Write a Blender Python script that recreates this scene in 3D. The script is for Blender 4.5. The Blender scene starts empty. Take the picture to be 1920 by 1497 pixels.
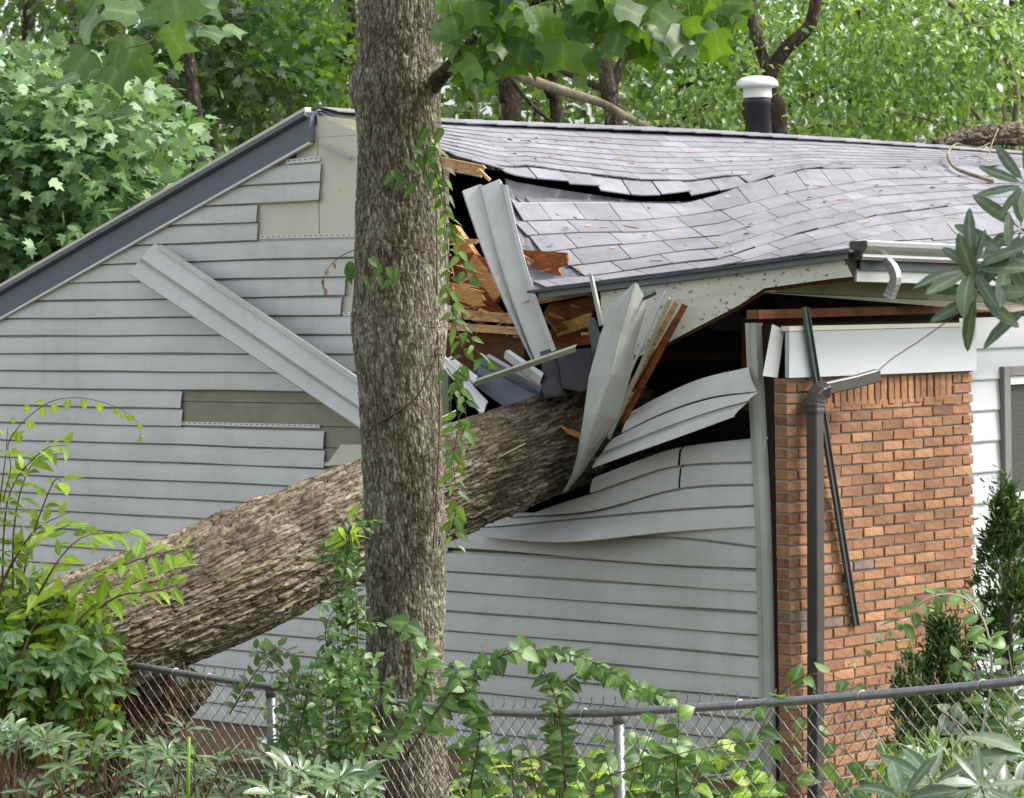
import bpy, math, random
import numpy as np
from mathutils import Vector, Matrix

random.seed(7)
RNG = np.random.default_rng(7)
SC = bpy.context.scene
COL = SC.collection

# ------------------------------------------------------------------ camera, world, sun, exposure
EYE = Vector((0.0, 0.0, 3.15))
FPX, CX, CY = 6100.0, 960.0, 748.5          # focal length and centre in photo pixels
PITCH, ROLL = math.atan((748.5 - 540.0) / FPX), 0.0175
FWD = Vector((0, math.cos(PITCH), -math.sin(PITCH)))
_r0, _u0 = Vector((1, 0, 0)), Vector((0, math.sin(PITCH), math.cos(PITCH)))
RIGHT = _r0 * math.cos(ROLL) - _u0 * math.sin(ROLL)
UP = _u0 * math.cos(ROLL) + _r0 * math.sin(ROLL)
cam_d = bpy.data.cameras.new('camera')
cam = bpy.data.objects.new('camera', cam_d)
COL.objects.link(cam)
cam.matrix_world = Matrix(((RIGHT.x, UP.x, -FWD.x, EYE.x), (RIGHT.y, UP.y, -FWD.y, EYE.y),
                           (RIGHT.z, UP.z, -FWD.z, EYE.z), (0, 0, 0, 1)))
cam_d.sensor_fit = 'HORIZONTAL'
cam_d.sensor_width = 36.0
cam_d.lens = FPX / 1920.0 * 36.0
cam_d.clip_end = 1500.0
cam_d.dof.use_dof = True
cam_d.dof.focus_distance = 16.5
cam_d.dof.aperture_fstop = 10.0
SC.camera = cam

SUN_TO = Vector((0.66, 0.03, 0.76)).normalized()
SUN_EL = math.asin(SUN_TO.z)
SUN_AZ = math.atan2(SUN_TO.x, SUN_TO.y)
world = bpy.data.worlds.new('World')
SC.world = world
world.use_nodes = True
wn = world.node_tree
sky = wn.nodes.new('ShaderNodeTexSky')
sky.sky_type = 'NISHITA'
sky.sun_disc = False
sky.sun_elevation = SUN_EL
sky.sun_rotation = SUN_AZ
sky.air_density = 1.0
sky.dust_density = 4.0
sky.ozone_density = 1.0
bg = wn.nodes['Background']
bg.inputs['Strength'].default_value = 0.15
haze = wn.nodes.new('ShaderNodeHueSaturation')      # thin high overcast: a whiter sky than a clear one
haze.inputs['Saturation'].default_value = 0.27
wn.links.new(sky.outputs[0], haze.inputs['Color'])
wn.links.new(haze.outputs[0], bg.inputs['Color'])
sun_d = bpy.data.lights.new('sun', 'SUN')
sun_d.energy = 1.5
sun_d.angle = math.radians(10)
sun_d.color = (1.0, 0.95, 0.87)
sun = bpy.data.objects.new('sun', sun_d)
COL.objects.link(sun)
sun.rotation_euler = SUN_TO.to_track_quat('Z', 'Y').to_euler()
SC.view_settings.view_transform = 'Standard'
SC.view_settings.look = 'None'
SC.view_settings.exposure = 1.5
SC.view_settings.gamma = 1.0
SC.view_settings.use_curve_mapping = False
SC.render.engine = 'CYCLES'
cy = SC.cycles
cy.max_bounces = 7
cy.diffuse_bounces = 4
cy.glossy_bounces = 2
cy.transmission_bounces = 4
cy.transparent_max_bounces = 6
cy.caustics_reflective = False
cy.caustics_refractive = False
try:
    cy.use_denoising = True
    cy.denoiser = 'OPENIMAGEDENOISE'
except Exception:
    pass


# ------------------------------------------------------------------ geometry helpers
def ray(px, py):
    return FWD + RIGHT * ((px - CX) / FPX) + UP * ((CY - py) / FPX)


def at(px, py, Y):
    d = ray(px, py)
    return EYE + d * (Y / d.y)


A47 = math.radians(47)
GD = Vector((-math.sin(A47), math.cos(A47), 0))      # along the gable wall, away from the corner
GN = Vector((-math.cos(A47), -math.sin(A47), 0))     # out of the gable wall
FD = Vector((math.cos(A47), math.sin(A47), 0))       # along the front wall, away from the corner
FN = Vector((math.sin(A47), -math.cos(A47), 0))      # out of the front wall
CORNER = Vector((1.486, 18.5, 0))


def on_plane(px, py, n, off):
    d = ray(px, py)
    p0 = CORNER + n * off
    t = (p0 - EYE).dot(n) / d.dot(n)
    return EYE + d * t


def G(px, py, off=0.0):
    return on_plane(px, py, GN, off)


def FR(px, py, off=0.0):
    return on_plane(px, py, FN, off)


def gt(t, z, off=0.0):
    p = CORNER + GD * t + GN * off
    return Vector((p.x, p.y, z))


def fs(s, z, off=0.0):
    p = CORNER + FD * s + FN * off
    return Vector((p.x, p.y, z))


def t_of(px):
    p = G(px, 600)
    return (p - CORNER).dot(GD)


def s_of(px, off=0.0):
    p = FR(px, 600, off)
    return (p - CORNER).dot(FD)


def interp(pts, x):
    xs = [p[0] for p in pts]
    ys = [p[1] for p in pts]
    return float(np.interp(x, xs, ys))


BASE = {}


def thing(name, label, cat, base, group=None):
    o = bpy.data.objects.new(name, None)
    COL.objects.link(o)
    o.empty_display_size = 0.2
    o.location = base
    o['label'] = label
    o['category'] = cat
    if group:
        o['group'] = group
    BASE[o.name] = Vector(base)
    return o


def link(name, me, parent=None, mtx=None, kind=None, label=None):
    o = bpy.data.objects.new(name, me)
    COL.objects.link(o)
    if parent is not None:
        o.parent = parent
        BASE[o.name] = BASE[parent.name] if parent.name in BASE else Vector((0, 0, 0))
    if mtx is not None:
        o.matrix_basis = mtx
    if kind:
        o['kind'] = kind
    if label:
        o['label'] = label
    return o


def tag(o, label, cat, group=None):
    o['label'] = label
    o['category'] = cat
    if group:
        o['group'] = group
    return o


def add(name, V, F, mat, parent=None, smooth=False, kind=None, label=None):
    """World-space vertices and faces become one mesh object (a part when parent is given)."""
    b = BASE[parent.name] if parent is not None else Vector((0, 0, 0))
    V = [Vector(v) for v in V]
    if parent is None:
        lo = Vector((min(v.x for v in V), min(v.y for v in V), min(v.z for v in V)))
        hi = Vector((max(v.x for v in V), max(v.y for v in V), max(v.z for v in V)))
        b = Vector(((lo.x + hi.x) / 2, (lo.y + hi.y) / 2, lo.z))
    me = bpy.data.meshes.new(name)
    me.from_pydata([v - b for v in V], [], F)
    me.materials.append(mat)
    if smooth:
        me.polygons.foreach_set('use_smooth', [True] * len(me.polygons))
    me.update()
    o = link(name, me, parent, None, kind, label)
    if parent is None:
        o.location = b
    return o


def fast_mesh(name, V, loops, nper, mat, smooth=False, rnd=None):
    """numpy mesh: V (N,3), loops flat array, all faces with nper corners."""
    me = bpy.data.meshes.new(name)
    nf = len(loops) // nper
    me.vertices.add(len(V))
    me.vertices.foreach_set('co', np.ascontiguousarray(V, dtype=np.float32).ravel())
    me.loops.add(len(loops))
    me.loops.foreach_set('vertex_index', np.ascontiguousarray(loops, dtype=np.int32))
    me.polygons.add(nf)
    me.polygons.foreach_set('loop_start', np.arange(0, nf * nper, nper, dtype=np.int32))
    me.polygons.foreach_set('loop_total', np.full(nf, nper, dtype=np.int32))
    if smooth:
        me.polygons.foreach_set('use_smooth', np.ones(nf, dtype=bool))
    me.materials.append(mat)
    me.update(calc_edges=True)
    if rnd is not None:
        a = me.attributes.new('rnd', 'FLOAT', 'FACE')
        a.data.foreach_set('value', np.ascontiguousarray(rnd, dtype=np.float32))
    return me


def merge(parts):
    V, F = [], []
    for v, f in parts:
        n = len(V)
        V += list(v)
        F += [tuple(i + n for i in q) for q in f]
    return V, F


def box(c, ax, ay, az):
    """centre and three half-axis vectors"""
    c, ax, ay, az = Vector(c), Vector(ax), Vector(ay), Vector(az)
    V = [c + ax * i + ay * j + az * k for i in (-1, 1) for j in (-1, 1) for k in (-1, 1)]
    F = [(0, 1, 3, 2), (4, 6, 7, 5), (0, 4, 5, 1), (2, 3, 7, 6), (0, 2, 6, 4), (1, 5, 7, 3)]
    return V, F


def bevel_box(c, ax, ay, az, b=0.12):
    """box whose edges are chamfered: b is the fraction of the smallest half-axis"""
    c = Vector(c)
    A = [Vector(ax), Vector(ay), Vector(az)]
    bv = b * min(a.length for a in A)
    V, idx = [], {}
    for sx in (-1, 1):
        for sy in (-1, 1):
            for sz in (-1, 1):
                s = (sx, sy, sz)
                for k in range(3):
                    p = c.copy()
                    for m in range(3):
                        L = A[m].length
                        f = 1.0 if m == k else max(0.0, 1.0 - bv / L)
                        p += A[m] * (s[m] * f)
                    idx[(s, k)] = len(V)
                    V.append(p)
    F = []
    for k in range(3):
        a, bb = [m for m in range(3) if m != k]
        for s in (-1, 1):
            q = []
            for (i, j) in ((-1, -1), (1, -1), (1, 1), (-1, 1)):
                v = [0, 0, 0]
                v[k], v[a], v[bb] = s, i, j
                q.append(idx[(tuple(v), k)])
            F.append(tuple(q))
    for k in range(3):                                   # edge chamfers along axis k
        a, bb = [m for m in range(3) if m != k]
        for i in (-1, 1):
            for j in (-1, 1):
                v0, v1 = [0, 0, 0], [0, 0, 0]
                v0[a], v0[bb], v0[k] = i, j, -1
                v1[a], v1[bb], v1[k] = i, j, 1
                F.append((idx[(tuple(v0), a)], idx[(tuple(v1), a)], idx[(tuple(v1), bb)], idx[(tuple(v0), bb)]))
    for sx in (-1, 1):
        for sy in (-1, 1):
            for sz in (-1, 1):
                s = (sx, sy, sz)
                F.append((idx[(s, 0)], idx[(s, 1)], idx[(s, 2)]))
    return V, F


def beam(p, q, w, h, up=Vector((0, 0, 1)), b=0.15):
    p, q = Vector(p), Vector(q)
    d = q - p
    L = d.length
    d.normalize()
    x = d.cross(up)
    if x.length < 1e-4:
        x = d.cross(Vector((1, 0, 0)))
    x.normalize()
    y = x.cross(d)
    return bevel_box((p + q) / 2, d * (L / 2), x * (w / 2), y * (h / 2), b)


def fix_normals(o):
    import bmesh
    bm = bmesh.new()
    bm.from_mesh(o.data)
    bmesh.ops.recalc_face_normals(bm, faces=bm.faces)
    bm.to_mesh(o.data)
    bm.free()


def tube(pts, radii, n=6, cap=True):
    pts = [Vector(p) for p in pts]
    if not isinstance(radii, (list, tuple)):
        radii = [radii] * len(pts)
    V, F = [], []
    prev = None
    for i, p in enumerate(pts):
        d = (pts[min(i + 1, len(pts) - 1)] - pts[max(i - 1, 0)])
        if d.length < 1e-9:
            d = Vector((0, 0, 1))
        d.normalize()
        if prev is None:
            x = d.cross(Vector((0.13, 0.31, 1)))
            if x.length < 1e-3:
                x = d.cross(Vector((1, 0, 0)))
        else:
            x = prev - d * prev.dot(d)
        x.normalize()
        prev = x
        y = d.cross(x)
        for k in range(n):
            a = 2 * math.pi * k / n
            V.append(p + (x * math.cos(a) + y * math.sin(a)) * radii[i])
    for i in range(len(pts) - 1):
        for k in range(n):
            F.append((i * n + k, i * n + (k + 1) % n, (i + 1) * n + (k + 1) % n, (i + 1) * n + k))
    if cap:
        F.append(tuple(range(n - 1, -1, -1)))
        F.append(tuple((len(pts) - 1) * n + k for k in range(n)))
    return V, F


def smooth_path(pts, n=4):
    """Catmull-Rom through the points"""
    P = [Vector(p) for p in pts]
    if len(P) < 3:
        return P
    P = [P[0] * 2 - P[1]] + P + [P[-1] * 2 - P[-2]]
    out = []
    for i in range(1, len(P) - 2):
        for k in range(n):
            t = k / n
            a, b, c, d = P[i - 1], P[i], P[i + 1], P[i + 2]
            out.append(0.5 * ((2 * b) + (c - a) * t + (2 * a - 5 * b + 4 * c - d) * t * t + (3 * b - a - 3 * c + d) * t ** 3))
    out.append(P[-2])
    return out


def loft(rows, thick=0.0, flip=False):
    """rows: equal-length lists of points; with thick a closed sheet of that thickness."""
    R = np.array([[tuple(p) for p in r] for r in rows], dtype=float)
    m, n = R.shape[:2]
    F = []
    for i in range(m - 1):
        for j in range(n - 1):
            F.append((i * n + j, i * n + j + 1, (i + 1) * n + j + 1, (i + 1) * n + j))
    V = R.reshape(-1, 3)
    if thick:
        gi = np.gradient(R, axis=0)
        gj = np.gradient(R, axis=1)
        N = np.cross(gj, gi)
        N /= np.maximum(np.linalg.norm(N, axis=2, keepdims=True), 1e-9)
        if flip:
            N = -N
        V2 = (R - N * thick).reshape(-1, 3)
        k = m * n
        F2 = [tuple(q + k for q in reversed(f)) for f in F]
        edge = [i * n for i in range(m)] + [(m - 1) * n + j for j in range(1, n)] + \
               [i * n + n - 1 for i in range(m - 2, -1, -1)] + [j for j in range(n - 2, 0, -1)]
        S = []
        for a, b in zip(edge, edge[1:] + edge[:1]):
            S.append((a, b, b + k, a + k))
        V = np.vstack([V, V2])
        F = F + F2 + S
    return [Vector(v) for v in V], F


def prism(poly, d):
    """polygon (world points) extruded by vector d"""
    P = [Vector(p) for p in poly]
    n = len(P)
    d = Vector(d)
    V = P + [p + d for p in P]
    F = [tuple(range(n)), tuple(range(2 * n - 1, n - 1, -1))]
    for i in range(n):
        j = (i + 1) % n
        F.append((i, i + n, j + n, j))
    return V, F


# ------------------------------------------------------------------ numpy noise
def vnoise(x, y, seed=0, perx=None):
    xi, yi = np.floor(x).astype(int), np.floor(y).astype(int)
    fx, fy = x - xi, y - yi
    fx = fx * fx * (3 - 2 * fx)
    fy = fy * fy * (3 - 2 * fy)

    def h(a, b):
        if perx:
            a = np.mod(a, perx)
        n = (a * 374761393 + b * 668265263 + seed * 2147483647) & 0xffffffff
        n = ((n ^ (n >> 13)) * 1274126177) & 0xffffffff
        return ((n ^ (n >> 16)) & 0xffff) / 65535.0
    return (h(xi, yi) * (1 - fx) + h(xi + 1, yi) * fx) * (1 - fy) + (h(xi, yi + 1) * (1 - fx) + h(xi + 1, yi + 1) * fx) * fy


def fbm(x, y, seed=0, perx=None, octs=3):
    s, a, t = 0, 1.0, 0
    for o in range(octs):
        s = s + a * vnoise(x * 2 ** o, y * 2 ** o, seed + o * 17, perx * 2 ** o if perx else None)
        t += a
        a *= 0.5
    return s / t


def worley(x, y, perx, seed=0, jit=0.85):
    xi, yi = np.floor(x).astype(int), np.floor(y).astype(int)
    F1 = np.full(x.shape, 9.0)
    F2 = np.full(x.shape, 9.0)
    I = np.zeros(x.shape)
    for dx in (-1, 0, 1):
        for dy in (-1, 0, 1):
            a, b = xi + dx, yi + dy
            am = np.mod(a, perx)
            n = (am * 374761393 + b * 668265263 + seed * 1013904223) & 0xffffffff
            n = ((n ^ (n >> 13)) * 1274126177) & 0xffffffff
            r1 = (n & 0xffff) / 65535.0
            r2 = ((n >> 8) & 0xffff) / 65535.0
            r3 = ((n >> 16) & 0xffff) / 65535.0
            d = np.hypot(a + 0.5 + jit * (r1 - 0.5) - x, b + 0.5 + jit * (r2 - 0.5) - y)
            new = d < F1
            F2 = np.where(new, F1, np.minimum(F2, d))
            I = np.where(new, r3, I)
            F1 = np.where(new, d, F1)
    return F1, F2, I


# ------------------------------------------------------------------ materials
def nodes(name):
    m = bpy.data.materials.new(name)
    m.use_nodes = True
    nt = m.node_tree
    return m, nt, nt.nodes['Principled BSDF']


def col(c):
    return (c[0], c[1], c[2], 1.0)


def tex_coord(nt, kind='Object', scale=(1, 1, 1)):
    tc = nt.nodes.new('ShaderNodeTexCoord')
    mp = nt.nodes.new('ShaderNodeMapping')
    mp.inputs['Scale'].default_value = scale
    nt.links.new(tc.outputs[kind], mp.inputs['Vector'])
    return mp.outputs[0]


def noise(nt, vec, scale, detail=4, rough=0.6):
    n = nt.nodes.new('ShaderNodeTexNoise')
    n.inputs['Scale'].default_value = scale
    n.inputs['Detail'].default_value = detail
    n.inputs['Roughness'].default_value = rough
    if vec is not None:
        nt.links.new(vec, n.inputs['Vector'])
    return n.outputs['Fac']


def ramp(nt, fac, stops):
    r = nt.nodes.new('ShaderNodeValToRGB')
    e = r.color_ramp.elements
    while len(e) < len(stops):
        e.new(0.5)
    for el, (p, c) in zip(e, stops):
        el.position = p
        el.color = col(c)
    nt.links.new(fac, r.inputs[0])
    return r.outputs[0]


def mix(nt, fac, a, b, mode='MIX'):
    n = nt.nodes.new('ShaderNodeMix')
    n.data_type = 'RGBA'
    n.blend_type = mode
    for sock, v in ((n.inputs[0], fac), (n.inputs[6], a), (n.inputs[7], b)):
        if hasattr(v, 'node'):
            nt.links.new(v, sock)
        elif isinstance(v, (int, float)):
            sock.default_value = v
        else:
            sock.default_value = col(v)
    return n.outputs[2]


def bump(nt, bsdf, h, strength=0.3, dist=0.01):
    b = nt.nodes.new('ShaderNodeBump')
    b.inputs['Strength'].default_value = strength
    b.inputs['Distance'].default_value = dist
    nt.links.new(h, b.inputs['Height'])
    nt.links.new(b.outputs[0], bsdf.inputs['Normal'])


def math_node(nt, op, a, b=None):
    n = nt.nodes.new('ShaderNodeMath')
    n.operation = op
    for sock, v in zip(n.inputs, (a, b)):
        if v is None:
            continue
        if hasattr(v, 'node'):
            nt.links.new(v, sock)
        else:
            sock.default_value = v
    return n.outputs[0]


def obj_random(nt):
    oi = nt.nodes.new('ShaderNodeObjectInfo')
    at_ = nt.nodes.new('ShaderNodeAttribute')
    at_.attribute_name = 'rnd'
    return math_node(nt, 'FRACT', math_node(nt, 'ADD', oi.outputs['Random'], at_.outputs['Fac']))


def position(nt):
    g = nt.nodes.new('ShaderNodeNewGeometry')
    return g.outputs['Position']


def scaled(nt, vec, sc):
    mp = nt.nodes.new('ShaderNodeMapping')
    mp.inputs['Scale'].default_value = sc
    nt.links.new(vec, mp.inputs['Vector'])
    return mp.outputs[0]


def mat_simple(name, c, rough=0.6, var=0.12, scale=6.0, spec=0.4, bmp=0.0, bscale=60, metal=0.0, spots=None, stretch=(1, 1, 1)):
    m, nt, b = nodes(name)
    v = tex_coord(nt, 'Object', stretch)
    f = noise(nt, v, scale, 5)
    lo = tuple(x * (1 - var) for x in c)
    hi = tuple(min(1, x * (1 + var)) for x in c)
    cc = ramp(nt, f, [(0.3, lo), (0.7, hi)])
    if spots:
        sc, thr, sp = spots
        f2 = noise(nt, v, sc, 3)
        msk = ramp(nt, f2, [(thr, (0, 0, 0)), (min(1, thr + 0.07), (1, 1, 1))])
        cc = mix(nt, msk, cc, sp)
    nt.links.new(cc, b.inputs['Base Color'])
    b.inputs['Roughness'].default_value = rough
    b.inputs['Specular IOR Level'].default_value = spec
    b.inputs['Metallic'].default_value = metal
    if bmp:
        bump(nt, b, noise(nt, v, bscale, 4), bmp, 0.01)
    return m


def mat_pieces(name, stops, rough=0.85, grain=None, spec=0.25, bmp=0.4, bscale=90, gv=0.3, bdist=0.006):
    """pieces that vary one from the next: colour by object (or per-face) random, plus grain"""
    m, nt, b = nodes(name)
    v = tex_coord(nt, 'Object')
    c = ramp(nt, obj_random(nt), stops)
    big = ramp(nt, noise(nt, position(nt), 2.6, 5, 0.65), [(0.3, (0.74, 0.73, 0.72)), (0.65, (1.08, 1.08, 1.08))])
    c = mix(nt, 1.0, c, big, 'MULTIPLY')
    if grain:
        f = noise(nt, v, grain, 6, 0.7)
        k = ramp(nt, f, [(0.25, (1 - gv,) * 3), (0.75, (1 + gv * 0.6,) * 3)])
        c = mix(nt, 1.0, c, k, 'MULTIPLY')
    nt.links.new(c, b.inputs['Base Color'])
    b.inputs['Roughness'].default_value = rough
    b.inputs['Specular IOR Level'].default_value = spec
    if bmp:
        bump(nt, b, noise(nt, v, bscale, 4, 0.7), bmp, bdist)
    return m


def mat_leaf(name, dark, mid, light, trans=(0.3, 0.5, 0.08), tw=0.35, rough=0.42, spec=0.5, yellow=None):
    m, nt, b = nodes(name)
    r = obj_random(nt)
    st = [(0.0, dark), (0.5, mid), (0.94, light)]
    if yellow:
        st += [(0.985, light), (1.0, yellow)]
    c = ramp(nt, r, st)
    vn = nt.nodes.new('ShaderNodeAttribute')
    vn.attribute_name = 'vein'
    vf = math_node(nt, 'MULTIPLY', math_node(nt, 'POWER', vn.outputs['Fac'], 7.0), 0.55)
    c = mix(nt, vf, c, tuple(min(1, x * 1.9 + 0.02) for x in light))
    bl = noise(nt, position(nt), 55, 4, 0.6)
    c = mix(nt, 1.0, c, ramp(nt, bl, [(0.3, (0.72, 0.74, 0.7)), (0.6, (1.08, 1.06, 1.05))]), 'MULTIPLY')
    nt.links.new(c, b.inputs['Base Color'])
    b.inputs['Roughness'].default_value = rough
    b.inputs['Specular IOR Level'].default_value = spec
    t = nt.nodes.new('ShaderNodeBsdfTranslucent')
    tc = mix(nt, 0.5, c, trans)
    nt.links.new(tc, t.inputs['Color'])
    mx = nt.nodes.new('ShaderNodeMixShader')
    mx.inputs[0].default_value = tw
    nt.links.new(b.outputs[0], mx.inputs[1])
    nt.links.new(t.outputs[0], mx.inputs[2])
    nt.links.new(mx.outputs[0], nt.nodes['Material Output'].inputs['Surface'])
    return m


def mat_bark(name, stops, scale, stretch, lichen=None, moss=None, rough=0.95, bmp=0.6, lthr=0.55, lsc=30, furrow=0, fdist=0.012):
    m, nt, b = nodes(name)
    v = tex_coord(nt, 'Object', stretch)
    fl = nt.nodes.new('ShaderNodeAttribute')
    fl.attribute_name = 'flake'
    c = ramp(nt, math_node(nt, 'ADD', math_node(nt, 'MULTIPLY', noise(nt, v, scale, 8, 0.72), 0.75), math_node(nt, 'MULTIPLY', fl.outputs['Fac'], 0.26)), stops)
    if lichen:
        f = noise(nt, tex_coord(nt, 'Object', (1, 1, 0.45)), lsc, 8, 0.75)
        c = mix(nt, ramp(nt, f, [(lthr, (0, 0, 0)), (lthr + 0.08, (1, 1, 1))]), c, lichen)
    pz = ramp(nt, noise(nt, scaled(nt, position(nt), (1, 1, 0.5)), 3.0, 5, 0.6), [(0.32, (0.55, 0.53, 0.5)), (0.6, (1.12, 1.12, 1.1))])
    c = mix(nt, 1.0, c, pz, 'MULTIPLY')
    if moss:
        f = noise(nt, tex_coord(nt, 'Object'), 2.2, 6, 0.65)
        c = mix(nt, ramp(nt, f, [(0.58, (0, 0, 0)), (0.68, (0.6, 0.6, 0.6))]), c, moss)
    nt.links.new(c, b.inputs['Base Color'])
    b.inputs['Roughness'].default_value = rough
    b.inputs['Specular IOR Level'].default_value = 0.15
    hn = noise(nt, v, scale * 2.5, 6, 0.75)
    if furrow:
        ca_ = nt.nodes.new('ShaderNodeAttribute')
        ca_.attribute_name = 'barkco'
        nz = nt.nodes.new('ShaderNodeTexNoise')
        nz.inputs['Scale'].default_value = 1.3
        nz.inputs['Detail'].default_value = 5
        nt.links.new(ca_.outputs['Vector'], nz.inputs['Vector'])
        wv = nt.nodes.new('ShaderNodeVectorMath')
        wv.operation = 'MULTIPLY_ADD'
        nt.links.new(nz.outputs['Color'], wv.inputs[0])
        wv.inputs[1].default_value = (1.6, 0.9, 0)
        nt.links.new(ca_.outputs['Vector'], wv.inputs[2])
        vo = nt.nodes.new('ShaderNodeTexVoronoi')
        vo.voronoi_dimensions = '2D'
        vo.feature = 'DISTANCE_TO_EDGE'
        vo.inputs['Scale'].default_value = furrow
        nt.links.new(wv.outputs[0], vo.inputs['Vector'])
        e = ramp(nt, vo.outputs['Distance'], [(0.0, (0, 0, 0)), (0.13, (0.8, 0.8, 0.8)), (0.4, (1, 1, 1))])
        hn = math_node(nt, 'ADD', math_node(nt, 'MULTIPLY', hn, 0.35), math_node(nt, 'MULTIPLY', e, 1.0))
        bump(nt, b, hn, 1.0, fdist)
    else:
        bump(nt, b, hn, bmp, 0.008)
    return m


def mat_wood(name, lo, hi, sc):
    m, nt, b = nodes(name)
    p = position(nt)
    f = noise(nt, scaled(nt, p, (sc * 0.25, sc * 0.25, sc)), 3.0, 6, 0.7)
    nt.links.new(ramp(nt, f, [(0.3, lo), (0.68, hi)]), b.inputs['Base Color'])
    b.inputs['Roughness'].default_value = 0.85
    b.inputs['Specular IOR Level'].default_value = 0.2
    bump(nt, b, f, 0.8, 0.02)
    return m


M = {}
def mat_siding(name, c, grime):
    m, nt, b = nodes(name)
    p = position(nt)
    k = ramp(nt, noise(nt, scaled(nt, p, (1, 1, 1.6)), 1.3, 6, 0.65), [(0.35, (1, 1, 1)), (0.72, grime)])
    c1 = mix(nt, 1.0, c, k, 'MULTIPLY')
    st_ = ramp(nt, noise(nt, scaled(nt, p, (9, 9, 0.7)), 1.0, 5, 0.7), [(0.50, (1, 1, 1)), (0.75, (0.88, 0.89, 0.85))])
    c2 = mix(nt, 1.0, c1, st_, 'MULTIPLY')
    sp = ramp(nt, noise(nt, p, 42, 2, 0.5), [(0.735, (0, 0, 0)), (0.76, (1, 1, 1))])
    c3 = mix(nt, sp, c2, (0.22, 0.21, 0.18))
    nt.links.new(c3, b.inputs['Base Color'])
    b.inputs['Roughness'].default_value = 0.45
    b.inputs['Specular IOR Level'].default_value = 0.4
    bump(nt, b, noise(nt, scaled(nt, p, (6, 6, 60)), 1.0, 4, 0.6), 0.08, 0.01)
    return m


M['siding'] = mat_siding('vinyl_siding', (0.53, 0.53, 0.53), (0.80, 0.82, 0.77))
M['siding_inner'] = mat_siding('siding_back', (0.40, 0.415, 0.39), (0.72, 0.74, 0.68))
M['hem'] = mat_simple('nail_hem', (0.62, 0.62, 0.63), 0.5, 0.05, 5)
M['slate'] = mat_simple('slate_trim', (0.095, 0.115, 0.145), 0.4, 0.08, 3, 0.45)
M['cream'] = mat_simple('cream_board', (0.56, 0.545, 0.45), 0.75, 0.05, 3, 0.3, 0.05, 30, 0, (6.0, 0.70, (0.42, 0.38, 0.26)))
M['olive'] = mat_simple('old_olive_board', (0.25, 0.245, 0.185), 0.8, 0.15, 4, 0.2, 0.1, 50)
M['olive_paint'] = mat_simple('soffit_paint', (0.36, 0.37, 0.28), 0.7, 0.12, 5, 0.3)
M['white_board'] = mat_simple('white_painted_board', (0.40, 0.42, 0.43), 0.6, 0.06, 2.0, 0.35, 0.04, 60, 0, (14, 0.72, (0.52, 0.54, 0.54)))
M['dirty_white'] = mat_simple('dirty_white_board', (0.58, 0.58, 0.51), 0.7, 0.08, 3, 0.3, 0.1, 40, 0, (34, 0.60, (0.13, 0.10, 0.065)))
M['bright'] = mat_simple('white_vinyl', (0.62, 0.63, 0.64), 0.4, 0.03, 4, 0.5)
M['mortar'] = mat_simple('mortar', (0.34, 0.31, 0.27), 0.95, 0.15, 20, 0.1, 0.3, 120)
M['brick'] = mat_pieces('brick', [(0.0, (0.19, 0.105, 0.07)), (0.08, (0.23, 0.12, 0.07)), (0.4, (0.275, 0.142, 0.078)),
                                  (0.75, (0.32, 0.168, 0.09)), (0.95, (0.37, 0.20, 0.105)), (1.0, (0.18, 0.14, 0.12))],
                        0.9, 28, 0.2, 0.7, 45, 0.45)
M['shingle'] = mat_pieces('asphalt_shingle', [(0, (0.175, 0.174, 0.196)), (0.5, (0.20, 0.199, 0.223)), (1, (0.225, 0.224, 0.249))],
                          0.85, 170, 0.35, 0.6, 260, 0.35, 0.004)
M['felt'] = mat_simple('roof_felt', (0.075, 0.073, 0.085), 0.8, 0.2, 8, 0.3, 0.3, 60)
M['underlay'] = mat_simple('bared_underlay', (0.125, 0.122, 0.14), 0.85, 0.15, 8, 0.3, 0.4, 120)
M['fibre'] = mat_simple('torn_shingle_edge', (0.40, 0.39, 0.385), 0.9, 0.2, 60)
M['drip'] = mat_simple('drip_edge', (0.13, 0.15, 0.17), 0.45, 0.1, 6, 0.4)
M['gutter'] = mat_simple('gutter_metal', (0.33, 0.33, 0.345), 0.25, 0.06, 5, 0.6, 0, 0, 0.25)
M['bronze'] = mat_simple('dark_bronze_metal', (0.04, 0.036, 0.033), 0.4, 0.15, 10, 0.5)
M['channel'] = mat_simple('dark_green_channel', (0.07, 0.085, 0.08), 0.4, 0.15, 10, 0.5)
M['galv'] = mat_simple('galvanised_steel', (0.21, 0.21, 0.215), 0.42, 0.2, 25, 0.5, 0.1, 80, 0.55)
M['wire'] = mat_simple('galvanised_wire', (0.20, 0.19, 0.18), 0.5, 0.25, 30, 0.5, 0, 0, 0.4)
M['tie'] = mat_simple('aluminium_tie', (0.6, 0.6, 0.6), 0.35, 0.05, 20, 0.5, 0, 0, 0.6)
M['pipe'] = mat_simple('black_pipe', (0.022, 0.023, 0.03), 0.5, 0.25, 14, 0.4)
M['cap'] = mat_simple('vent_cap', (0.66, 0.67, 0.62), 0.4, 0.06, 14, 0.4)
M['wood_new'] = mat_wood('split_wood', (0.30, 0.13, 0.04), (0.66, 0.36, 0.14), 9)
M['wood_red'] = mat_wood('red_brown_sheathing', (0.085, 0.026, 0.010), (0.36, 0.115, 0.036), 9)
M['wood_pale'] = mat_wood('pale_splintered_wood', (0.25, 0.12, 0.045), (0.72, 0.48, 0.24), 14)
M['wood_dark'] = mat_simple('old_framing_wood', (0.085, 0.036, 0.016), 0.85, 0.4, 7, 0.2, 0.4, 30)
M['wood_beam'] = mat_simple('brown_plate', (0.14, 0.058, 0.028), 0.85, 0.3, 6, 0.2, 0.3, 30)
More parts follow.
